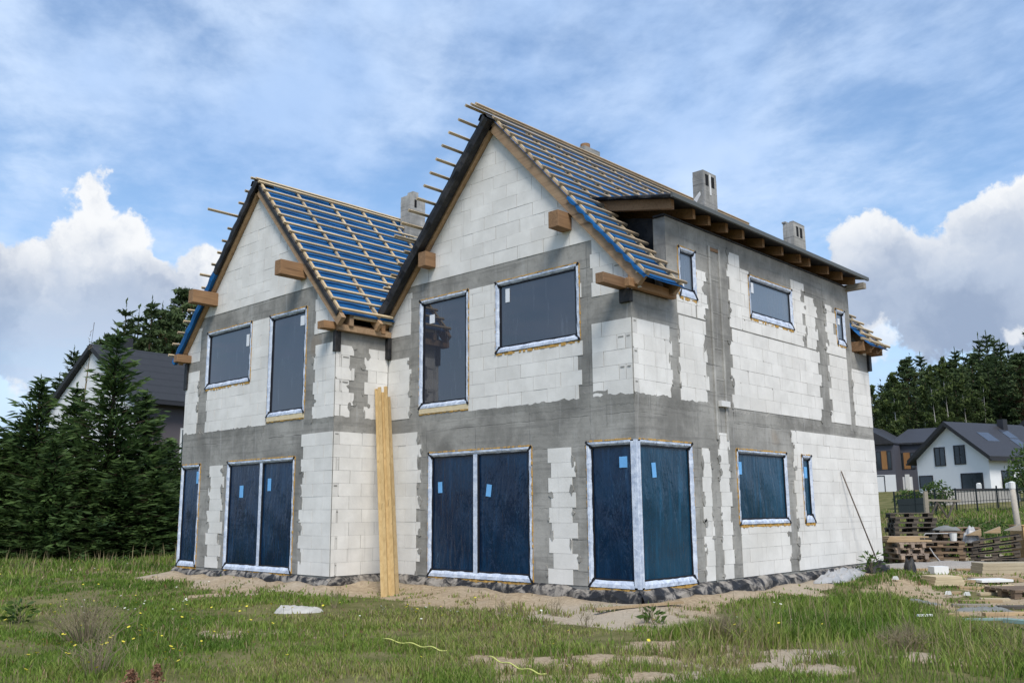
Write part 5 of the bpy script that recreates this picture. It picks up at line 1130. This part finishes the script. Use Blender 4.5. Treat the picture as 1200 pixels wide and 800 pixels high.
#@@PART4
# ------------------------------------------------------------------ trees
def quads_from(C, A, B):
    """C centres, A half-length vectors, B half-width vectors -> spindle quads"""
    V = np.stack([C - A, C + B, C + A, C - B], 1).reshape(-1, 3); F = np.arange(len(V)).reshape(-1, 4); return V, F
def unit(v): return v / np.maximum(np.linalg.norm(v, axis=-1, keepdims=True), 1e-9)
def finish_tree(kind, trunk_mb, trunk_mat, V, F, leaf_mat, tone):
    r = empty(kind, (0, 0, 0)); part(trunk_mb, 'trunk', [trunk_mat], r, smooth=True)
    np_mesh('crown', V, F, leaf_mat, parent=r, tone=tone); return r
def spruce(H, R0, seed, dens=1.0, skirt=.25, ls=1., kind='spruce_tree', leaf='needles', pw=.85, gap=.10):
    g = np.random.default_rng(seed); m = MB(); m.tube([(0, 0, -.3), (0, 0, H * .5), (0, 0, H * .99)], [.018 * H, .011 * H, .004], 7)
    C, A, B, T = [], [], [], []
    z = skirt
    while z < H * .985:
        f = (z - skirt) / (H - skirt); l0 = R0 * (1 - f) ** pw * min(1, .55 + f * 2.2 if ls > 1.5 else 1) * g.uniform(.7, 1.15) + .10 * ls
        nb = 6 if f < .8 else 5; a0 = g.uniform(0, 6.28)
        for k in range(nb):
            if g.random() < gap: continue
            a = a0 + k * 2 * math.pi / nb + g.uniform(-.35, .35); l = l0 * g.uniform(.65, 1.18); dirv = np.array([math.cos(a), math.sin(a), 0]); side = np.array([-math.sin(a), math.cos(a), 0])
            n = max(6, int(l / .042 * dens / ls)); t = (np.arange(n) + g.uniform(0, 1, n)) / n
            up = .45 * (f ** 1.5)                     # upper branches rise, lower ones hang and turn up at the tip
            zz = z + l * (t * (up - .24) + .34 * t ** 2.4) + g.normal(0, .02, n)
            P = dirv * (t * l)[:, None]; P[:, 2] = zz
            sgn = np.where(g.random(n) < .5, -1, 1)
            spread = .34 * (1 - .55 * t) * min(1, l) + .05
            off = side[None] * (sgn * g.uniform(.05, 1, n) * spread)[:, None]
            P2 = P + off; P2[:, 2] -= g.uniform(0, .12, n) * spread * 2
            d = unit(dirv[None] * g.uniform(.5, 1, n)[:, None] + off / spread[:, None] * .8 + np.c_[np.zeros(n), np.zeros(n), g.uniform(-.35, .75, n)])
            ln = g.uniform(.10, .22, n) * ls; wd = g.uniform(.024, .055, n) * ls
            b = unit(np.cross(d, g.normal(0, 1, (n, 3))))
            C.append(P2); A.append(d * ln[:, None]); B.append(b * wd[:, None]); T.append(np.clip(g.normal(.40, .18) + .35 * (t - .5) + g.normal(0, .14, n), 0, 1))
            m.bar((0, 0, z), tuple(P[-1] * .9 + np.array([0, 0, z]) * .1 * np.array([0, 0, 1])), .03, .03, w2=.006, h2=.006) if l > .5 and k % 2 == 0 else None
        z += g.uniform(.10, .17) * (H / 7) ** .4 * (ls if ls > 1.5 else 1)
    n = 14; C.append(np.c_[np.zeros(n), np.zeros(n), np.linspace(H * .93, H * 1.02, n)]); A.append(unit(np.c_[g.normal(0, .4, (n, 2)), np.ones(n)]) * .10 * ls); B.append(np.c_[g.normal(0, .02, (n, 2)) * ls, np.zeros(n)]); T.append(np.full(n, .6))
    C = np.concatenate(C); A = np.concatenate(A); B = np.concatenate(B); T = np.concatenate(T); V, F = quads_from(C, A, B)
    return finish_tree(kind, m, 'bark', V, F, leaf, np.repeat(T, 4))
def clump_tree(kind, H, seed, crown0, Rmax, nl, per, ls, trunk_mat, leaf_mat, trunk_r, shape, droop=0., gap=0):
    g = np.random.default_rng(seed); m = MB(); bend = g.normal(0, .02 * H, (5, 2)); bend[0] = 0
    tp = [(bend[i, 0] * .4, bend[i, 1] * .4, H * .97 * i / 4 - (.4 if i == 0 else 0)) for i in range(5)]
    m.tube(tp, [trunk_r, trunk_r * .85, trunk_r * .6, trunk_r * .35, .03], 7)
    C, A, B, T = [], [], [], []
    for i in range(nl):
        f = (i + g.uniform(0, 1)) / nl; z = H * (crown0 + (1 - crown0) * f); a = g.uniform(0, 6.28); l = Rmax * shape(f) * g.uniform(.45, 1.1)
        tip = np.array([math.cos(a) * l, math.sin(a) * l, z + l * g.uniform(.0, .35)])
        m.bar((0, 0, z - l * .2), tuple(tip * np.array([.8, .8, 1])), trunk_r * .2, trunk_r * .2, w2=.015, h2=.015)
        tone = np.clip(g.normal(.42, .2), 0, 1)
        for c in range(2):
            cen = tip * np.array([1 - .45 * c, 1 - .45 * c, 1]) + np.array([0, 0, -.05 * c]); rr = np.array([.55, .55, .30]) * (.6 + .4 * shape(f)) * Rmax * (.36 if droop else .21)
            n = int(per * (1 - .3 * c)); p = g.normal(0, .62, (n, 3)) * rr * np.array([1, 1, .8]) + cen
            if droop: p[:, 2] -= droop * g.random(n) ** 1.5
            d = unit(g.normal(0, 1, (n, 3)) * np.array([1, 1, .6]) + np.array([0, 0, -.8 if droop else .55]))
            b = unit(np.cross(d, g.normal(0, 1, (n, 3))))
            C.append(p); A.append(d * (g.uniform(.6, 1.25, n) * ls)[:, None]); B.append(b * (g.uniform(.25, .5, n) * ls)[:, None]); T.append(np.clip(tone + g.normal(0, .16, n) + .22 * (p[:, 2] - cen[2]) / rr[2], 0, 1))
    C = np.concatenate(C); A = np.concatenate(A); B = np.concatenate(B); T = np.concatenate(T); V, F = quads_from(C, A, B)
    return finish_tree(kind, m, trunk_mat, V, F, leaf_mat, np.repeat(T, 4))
USED = set()
def plant_tree(proto, loc, sc, rz, label, cat='tree', group=None):
    o = proto if proto.name not in USED else copy_tree(proto); USED.add(proto.name)
    o.location = loc; o.scale = sc if isinstance(sc, tuple) else (sc, sc, sc); o.rotation_euler.z = rz; return tag(o, label, cat, group)
# dark spruces in front of the neighbour's house
SP = [spruce(7.0, 2.1, 3), spruce(6.0, 2.0, 5), spruce(5.0, 2.1, 8, 1.1)]
for (px, dist, top, proto, lab) in ((126, 34.5, 402, 0, 'tallest dark spruce standing right before the gable of the neighbouring house'), (38, 34, 455, 1, 'dark spruce with bare leader second from the left edge of the picture'),
        (82, 35.5, 462, 0, 'dark spruce left of the tallest one before the neighbouring house'), (166, 35, 466, 1, 'dark spruce right of the tallest one, before the dark roof'), (198, 36.5, 520, 2, 'dark spruce touching the left edge of the unfinished house'),
        (2, 34, 520, 2, 'low wide spruce at the left picture edge'), (60, 32.6, 520, 2, 'short spruce in front of the gap left of the tallest spruce'), (145, 32.8, 540, 1, 'short bushy spruce in front of the tallest spruce'), (100, 33, 552, 2, 'lowest young spruce of the dark row'), (182, 33.4, 552, 2, 'short young spruce in front of the right end of the dark row'),
        (-38, 34, 480, 0, None), (-80, 35, 500, 1, None), (22, 36.5, 500, 0, 'spruce standing behind the low wide one at the left'), (212, 38, 560, 2, None)):
    q = gpt(px, dist); Hh = {0: 7.0, 1: 6.0, 2: 5.0}[proto]; topz = CAM[2] + (595 - top) / 1062.87 * dist * .985; s = (topz - q.z) / Hh
    wdt = min(1.3, max(.9, s)) * (1.35 if s < .75 else 1.18)
    plant_tree(SP[proto], q, (wdt, wdt, s), random.uniform(0, 6), lab or ('spruce outside the left picture edge, nearer one' if px == -38 else 'spruce far outside the left picture edge' if px == -80 else 'young spruce partly hidden by the corner of the unfinished house'), group='spruces on the left')
for (px, dist, top, lab) in ((89, 39, 395, 'thin bare leader rising over the spruces on the left'),):
    q = gpt(px, dist); H_ = CAM[2] + (595 - top) / 1062.87 * dist - q.z; t = empty('bare_tree', tuple(q)); m = MB(); m.tube([q, q + Vector((.1, 0, H_ * .6)), q + Vector((.35, .1, H_))], [.07, .045, .012], 6); m.build('trunk', ['twig'], t, smooth=True)
    m = MB()
    for i in range(26):
        z = H_ * random.uniform(.45, .97); a = random.uniform(0, 6.28); b = q + Vector((.3 * z / H_, 0, z)); m.bar(b, b + Vector((math.cos(a) * .5, math.sin(a) * .5, random.uniform(.3, .6))) * (1.2 - z / H_), .018, .018, w2=.004, h2=.004)
    m.build('branches', ['twig'], t, fix=True); tag(t, lab, 'tree')
cone = lambda f: max(.07, (1 - f) ** .9) * .95 if f > .25 else .45 + 1.0 * f
PN = [spruce(18, 2.5, 41, 1.15, 3.5, 2.6, 'conifer_tree', 'pine', .7, .22), spruce(18, 2.9, 42, 1.1, 2.0, 2.6, 'conifer_tree', 'pine', .8, .25), clump_tree('pine_tree', 17, 23, .34, 3.0, 200, 24, .24, 'pine_bark', 'pine', .21, lambda f: max(.1, .35 + .65 * math.sin(f * 2.9 + .2) - .2 * (f > .85))), spruce(18, 2.3, 44, 1.2, 4.5, 2.6, 'conifer_tree', 'pine', .6, .3)]
# pines behind the neighbour's house
for i, (px, top, dist) in enumerate(((88, 432, 68), (104, 408, 70), (118, 398, 74), (134, 380, 71), (150, 371, 74), (165, 376, 72), (178, 366, 76), (192, 368, 71), (204, 360, 76), (216, 372, 74), (228, 362, 77), (60, 448, 74), (75, 425, 78), (242, 380, 80), (258, 390, 78), (142, 392, 82), (186, 384, 84), (45, 470, 80))):
    q = gpt(px, dist); topz = CAM[2] + (595 - top) / 1062.87 * dist * .985; pr = (i * 3 + i // 4) % 4; Hh = (18, 18, 17, 18)[pr]; s = (topz - q.z) / Hh / .99
    plant_tree(PN[pr], q, (max(.6, s * .95), max(.6, s * .95), s * random.uniform(.95, 1.05)), random.uniform(0, 6), 'dark conifer rising behind the neighbouring house on the left', group='pines behind the left house')
# forest on the right
k = 0
tops = ((930, 462), (955, 470), (978, 462), (1000, 470), (1022, 462), (1036, 452), (1050, 442), (1062, 433), (1074, 428), (1088, 425), (1100, 428), (1112, 424), (1124, 414), (1136, 416), (1150, 420), (1163, 405), (1176, 416), (1190, 409), (1204, 414), (1220, 410), (1238, 418), (1256, 412))
for row, (dist, dy, dpx) in enumerate(((101, 16, 5), (108, 3, 0), (118, 0, 7))):
    for (px, top) in tops:
        px2 = px + dpx + random.uniform(-3.5, 3.5); tp = top + dy + random.uniform(0, 16) + 4; q = gpt(px2, dist + random.uniform(-3, 3)); topz = CAM[2] + (595 - tp) / 1062.87 * dist * .95; pr = k % 4; Hh = (18, 18, 17, 18)[pr]; s = (topz - q.z) / Hh; k += 1
        plant_tree(PN[pr], q, (s * .92, s * .92, s * random.uniform(.9, 1.06)), random.uniform(0, 6), ('dark conifer in the front row of the forest behind the white houses', 'dark conifer in the middle of the forest behind the white houses', 'dark conifer deep in the forest behind the white houses')[row], group=('front forest pines', 'middle forest pines', 'rear forest pines')[row])
BI = [clump_tree('birch_tree', 15, 31, .30, 2.3, 34, 44, .30, 'birch_bark', 'birch', .14, lambda f: math.sin(min(1, f * 1.05) * 2.6 + .4) * .9, .9), clump_tree('birch_tree', 15, 33, .45, 1.9, 22, 40, .28, 'birch_bark', 'birch', .16, lambda f: math.sin(f * 2.7 + .35) * .8, .8)]
for (px, dist, top, pr, lab) in ((1056, 92, 445, 0, 'light green birch above the dark terraced house roofs'), (1044, 93, 468, 0, 'smaller light green birch beside the wall of the unfinished house'), (1101, 92, 440, 1, 'birch with forked pale trunk left of the white house gable'), (1117, 94, 432, 1, 'birch with a straight white trunk right above the white house ridge'), (1138, 95, 452, 1, 'slender birch above the roof of the white house'), (1162, 95, 458, 1, 'slender birch above the far white house'), (1030, 96, 458, 0, 'birch seen just right of the unfinished house corner'), (1090, 96, 462, 0, 'broad low birch between the forked birch and the dark roof')):
    q = gpt(px, dist); topz = CAM[2] + (595 - top) / 1062.87 * dist * .95; s = (topz - q.z) / 15
    plant_tree(BI[pr], q, (s * .8, s * .8, s), random.uniform(0, 6), lab, group='birches at the forest edge')
# garden shrubs
def shrub(kind, loc, r, h, n, ls, mat, seed, label, cat='shrub', sep='leaves'):
    g = np.random.default_rng(seed); p = unit(g.normal(0, 1, (n, 3))) * (g.random(n) ** .33)[:, None] * (.8 + .35 * g.random(n))[:, None] * np.array([r, r, h / 2]) + np.array([0, 0, h / 2])
    d = unit(g.normal(0, 1, (n, 3)) + np.array([0, 0, .6])); b = unit(np.cross(d, g.normal(0, 1, (n, 3)))); V, F = quads_from(p, d * (g.uniform(.6, 1.2, n) * ls)[:, None], b * (g.uniform(.25, .45, n) * ls)[:, None])
    t = empty(kind, tuple(loc)); m = MB()
    for i in range(7):
        a = random.uniform(0, 6.28); m.bar(loc + Vector((0, 0, -.1)), loc + Vector((math.cos(a) * r * .6, math.sin(a) * r * .6, h * .8)), .04, .04, w2=.01, h2=.01)
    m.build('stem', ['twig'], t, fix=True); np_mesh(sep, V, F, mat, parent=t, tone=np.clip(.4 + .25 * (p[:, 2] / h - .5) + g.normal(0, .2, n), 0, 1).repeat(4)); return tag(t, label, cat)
q = gpt(1204, 66); shrub('garden_shrub', q, 1.2, 3.4, 900, .17, 'bush', 5, 'bright green shrub at the right edge beside the white house')
q = gpt(1062, 62.5); shrub('garden_shrub', q, .9, 1.2, 500, .15, 'bush', 6, 'low shrub before the dark terraced house behind the fence')
q = gpt(1095, 62); shrub('garden_shrub', q, 1.0, 1.7, 500, .15, 'bush', 9, 'olive shrub hanging over the left end of the stone wall')
w2l = WH.matrix_basis
for i, ly in enumerate((1.5, 3.0, 4.6)):
    v = w2l @ Vector((HW + .5, ly, -.05)); shrub('planter_shrub', v, .5, 1.2, 260, .13, 'bush', 12 + i, ('nearest', 'middle', 'farthest')[i] + ' yellow green shrub in the white planter of the white house')
# weeds and dry bushes in the meadow
def twiggy(name, loc, r, h, n, label, cat='bush', mat='twig', seed=1):
    g = random.Random(seed); t = empty(name, tuple(loc)); m = MB()
    for i in range(n):
        a = g.uniform(0, 6.28); rr = r * g.random() ** .7; b = loc + Vector((math.cos(a) * rr * .35, math.sin(a) * rr * .35, -.02)); e = loc + Vector((math.cos(a) * rr, math.sin(a) * rr, h * g.uniform(.5, 1) * (1 - .4 * rr / r)))
        mid = b.lerp(e, .55) + Vector((g.uniform(-.04, .04), g.uniform(-.04, .04), .05)); m.bar(b, mid, .006, .006, w2=.004, h2=.004); m.bar(mid, e, .004, .004, w2=.002, h2=.002)
        for _ in range(3):
            s = mid.lerp(e, g.random()); m.bar(s, s + Vector((g.uniform(-.1, .1), g.uniform(-.1, .1), g.uniform(.03, .13))), .003, .003, w2=.0015, h2=.0015)
    m.build('stems', [mat], t); return tag(t, label, cat)
q = at(103, 752); twiggy('dry_bush', q, .62, .66, 120, 'grey brown wispy dry bush standing in the left foreground grass', seed=4)
q = at(112, 792); twiggy('dry_bush', q, .30, .5, 45, 'small dry weed clump at the bottom left, below the large dry bush', seed=7)
q = at(848, 752); twiggy('dry_bush', q, .35, .34, 80, 'reddish dry weed clump at the left end of the tall grass', seed=9)
q = at(1062, 762); twiggy('dry_bush', q, .35, .30, 80, 'brownish dry weed clump in the right foreground grass', seed=10)
for i, (px, py, h, lab) in enumerate(((588, 722, .30, 'bare weed stem standing on the sand below the patio window, left one'), (650, 722, .30, 'bare weed stem standing on the sand below the patio window, right one'), (757, 730, .22, 'small leafy weed on the sand below the corner window'), (687, 735, .2, 'tiny weed at the grass edge left of the corner window'), (392, 712, .28, 'bare weed stem on the sand near the left unit corner'))):
    q = at(px, py); twiggy('weed', q, .09, h, 9, lab, 'weed', seed=20 + i)
def leafy(name, loc, h, n, mat, label, seed):
    g = np.random.default_rng(seed); t = empty(name, tuple(loc)); m = MB()
    for i in range(5): m.bar(loc, loc + Vector((g.normal(0, .06), g.normal(0, .06), h)), .007, .007, w2=.003, h2=.003)
    m.build('stems', ['twig'], t); p = np.c_[g.normal(0, .10, (n, 2)), g.uniform(.1, 1, n) * h]; d = unit(np.c_[p[:, :2] * 6 + g.normal(0, .4, (n, 2)), g.uniform(.0, .6, n)]); b = unit(np.cross(d, g.normal(0, 1, (n, 3)))); V, F = quads_from(p + d * .05, d * .07, b * .025); np_mesh('leaves', V, F, mat, parent=t, tone=g.uniform(.2, .9, n).repeat(4)); return tag(t, label, 'weed')
q = at(1022, 672); leafy('leafy_weed', q, .42, 60, 'bush', 'leafy green weed growing at the foot of the steel rod', 3)
q = at(757, 730); leafy('leafy_weed', q + Vector((.12, 0, 0)), .22, 30, 'bush', 'small green weed on the sand below the corner window', 4)
q = at(22, 730); leafy('leafy_weed', q, .30, 60, 'bush', 'clump of dark green weed near the left picture edge', 5)
for (px, py, h, lab) in ((152, 799, .22, 'left one of two reddish dock seed heads at the bottom of the picture'), (182, 797, .25, 'right one of two reddish dock seed heads at the bottom of the picture')):
    q = at(px, py + 18); t = empty('dock_plant', tuple(q)); m = MB(); m.tube([q, q + Vector((0, 0, h))], [.006, .003], 5); m.build('stem', ['twig'], t); g = np.random.default_rng(px); n = 240
    f = g.random(n); p = np.c_[g.normal(0, 1, (n, 2)) * (.035 * (1.1 - f))[:, None] + .01 * g.normal(0, 1, (n, 2)), h * (.45 + .58 * f)]; d = unit(g.normal(0, 1, (n, 3))); b = unit(np.cross(d, g.normal(0, 1, (n, 3)))); V, F = quads_from(p, d * .016, b * .010); np_mesh('seed_head', V, F, 'dock', parent=t, tone=g.random(n).repeat(4)); tag(t, lab, 'weed', 'dock plants')

# ------------------------------------------------------------------ grass
def make_grass():
    N = 760000
    th = rng.uniform(-.82, .76, N); r0, r1 = 6.2, 60.
    u = rng.random(N); r = r0 * (r1 / r0) ** u                      # density falls with distance
    base = math.atan2(FWD[1], FWD[0]); a = base - th
    x = CAM[0] + np.cos(a) * r; y = CAM[1] + np.sin(a) * r
    sd = sand_mask(x, y); hd = house_dist(x, y)
    dens = np.clip(1.25 - 1.5 * sd, .0, 1); dens = np.where(sd > .78, .012, dens)
    clump = fbm(x * .8, y * .8, 5); dens *= (sstep(.30, .54, clump) * .88 + .12) * (1 - .65 * sstep(.54, .66, fbm(x * 1.7 + 4, y * 1.7, 2)))
    tuft = fbm(x * 4.2, y * 4.2, 7); dens = np.where(sd > .5, np.maximum(dens, .75 * sstep(.56, .66, tuft) * sstep(.2, .8, hd)), dens)
    keep = (rng.random(N) < dens) & (hd > .16)
    x, y, r, clump, sd = x[keep], y[keep], r[keep], clump[keep], sd[keep]; n = len(x)
    z = ground_z(x, y)
    big = fbm(x * .33 + 7, y * .33 + 2, 6); fine = fbm(x * 2.1, y * 2.1, 0)
    # ridge of tall grass right of the house corner, longer meadow towards the spruces
    tall = sstep(1.5, 2.2, x + .2) * sstep(8.5, 6.0, y) * sstep(-3.4, -1.6, y) * sstep(.6, -.4, x - 1.9 - (4 - y) * .8)
    far = sstep(-13, -19, x) * sstep(12, 8, y) + sstep(16, 22, y)
    h = .03 + .055 * sstep(.35, .7, clump) * (.5 + fine) + .02 * rng.random(n)
    h = h + tall * (.04 + .20 * fine) + far * (.08 + .20 * fine)
    stalk = rng.random(n) < (.006 + .02 * far + .02 * tall); h = np.where(stalk, h * 1.7 + .10, h) * rng.uniform(.55, 1.2, n)
    w = np.where(stalk, .0035, .0052) * np.clip(r / 9, 1, 5.5) * rng.uniform(.7, 1.3, n)
    az = rng.uniform(0, 6.283, n); wx, wy = np.cos(az) * w, np.sin(az) * w
    la = rng.uniform(0, 6.283, n); ln = h * np.where(stalk, .15, rng.uniform(.15, .85, n)); lx, ly = np.cos(la) * ln, np.sin(la) * ln
    V = np.empty((n, 5, 3)); z0 = z - .012
    V[:, 0] = np.c_[x - wx, y - wy, z0]; V[:, 1] = np.c_[x + wx, y + wy, z0]
    V[:, 2] = np.c_[x - wx * .75 + lx * .35, y - wy * .75 + ly * .35, z + h * .58]; V[:, 3] = np.c_[x + wx * .75 + lx * .35, y + wy * .75 + ly * .35, z + h * .58]
    V[:, 4] = np.c_[x + lx, y + ly, z + h]
    F = (np.arange(n)[:, None, None] * 5 + np.array([[0, 1, 2], [1, 3, 2], [2, 3, 4]])[None]).reshape(-1, 3)
    t = np.clip(.5 + 1.5 * (big - .5) + .8 * (fine - .5) + rng.normal(0, .16, n), 0, 1)[:, None]
    G0, G1, G2 = np.array([.085, .155, .022]), np.array([.17, .245, .040]), np.array([.28, .29, .085])
    c = np.where(t < .5, G0 + (G1 - G0) * t * 2, G1 + (G2 - G1) * (t - .5) * 2)
    dry = (rng.random(n) < (.05 + .26 * sstep(.5, .72, big) + .25 * sd + .12 * far)) | stalk
    c = np.where(dry[:, None], np.array([.33, .27, .145]) * rng.uniform(.6, 1.15, (n, 1)), c) * rng.uniform(.8, 1.2, (n, 1))
    red = (tall < .3) & (rng.random(n) < .02); c[red] = np.array([.20, .11, .06])
    o = np_mesh('meadow_grass', V.reshape(-1, 3), F, 'grass', col=np.repeat(c, 5, 0)); tag(o, 'uneven meadow grass with dry stalks around the building site', 'grass', kind='stuff')
make_grass()
def make_flowers(name, mat, spots, label, hh, rad):
    V, F = [], []
    m = MB()
    for (px, py, n, sp) in spots:
        c = at(px, py)
        for i in range(n):
            x, y = c.x + random.gauss(0, sp), c.y + random.gauss(0, sp); z = gz(x, y); h = hh * random.uniform(.6, 1.2); r = rad * random.uniform(.7, 1.3)
            if sand_mask(x, y) > .7 or house_dist(x, y) < .3: continue
            m.bar((x, y, z), (x + random.uniform(-.03, .03), y, z + h), .003, .003, mi=1)
            tx, ty = random.uniform(-.5, .5), random.uniform(-.5, .5)
            ring = [(x + r * math.cos(k * 1.047), y + r * math.sin(k * 1.047), z + h + r * (tx * math.cos(k * 1.047) + ty * math.sin(k * 1.047)) + r * .25) for k in range(6)]
            m.prism(ring, [(x + (p[0] - x) * .3, y + (p[1] - y) * .3, z + h - r * .3) for p in ring])
    o = m.build(name, [mat, 'bush'], None, loc=(0, 0, 0), fix=True); tag(o, label, 'flowers', kind='stuff')
make_flowers('yellow_flowers', 'yellow', [(40, 735, 34, 1.1), (45, 780, 34, .7), (130, 770, 22, .8), (60, 660, 26, 2.5), (120, 668, 14, 2), (240, 720, 14, 1.2), (330, 745, 12, .9), (500, 728, 14, .6), (690, 770, 8, .8), (860, 745, 8, .8), (20, 700, 16, 1.6), (200, 790, 12, .5)], 'small yellow wildflowers scattered through the meadow', .22, .016)
make_flowers('white_flowers', 'white_petal', [(170, 710, 16, 1.3), (145, 720, 10, .5), (490, 724, 8, .4), (900, 730, 8, .7), (620, 740, 8, 1), (80, 665, 20, 2.5), (220, 690, 10, .8)], 'small white wildflowers scattered through the meadow', .16, .015)
for i, (px, py) in enumerate(((1148, 612), (1166, 610), (1128, 620))):
    q = at(px, py, 42 + i * 3); q.z = gz(q.x, q.y); shrub('field_bush', q, 1.5 + .3 * i, .55, 420, .10, 'bush', 40 + i, ('yellow green bush in the rough field left of the pale pole', 'yellow green bush in the rough field behind the pale pole', 'grassy bush in the rough field behind the foil bag')[i])
for o in bpy.data.objects:
    if '_w' in o: del o['_w']
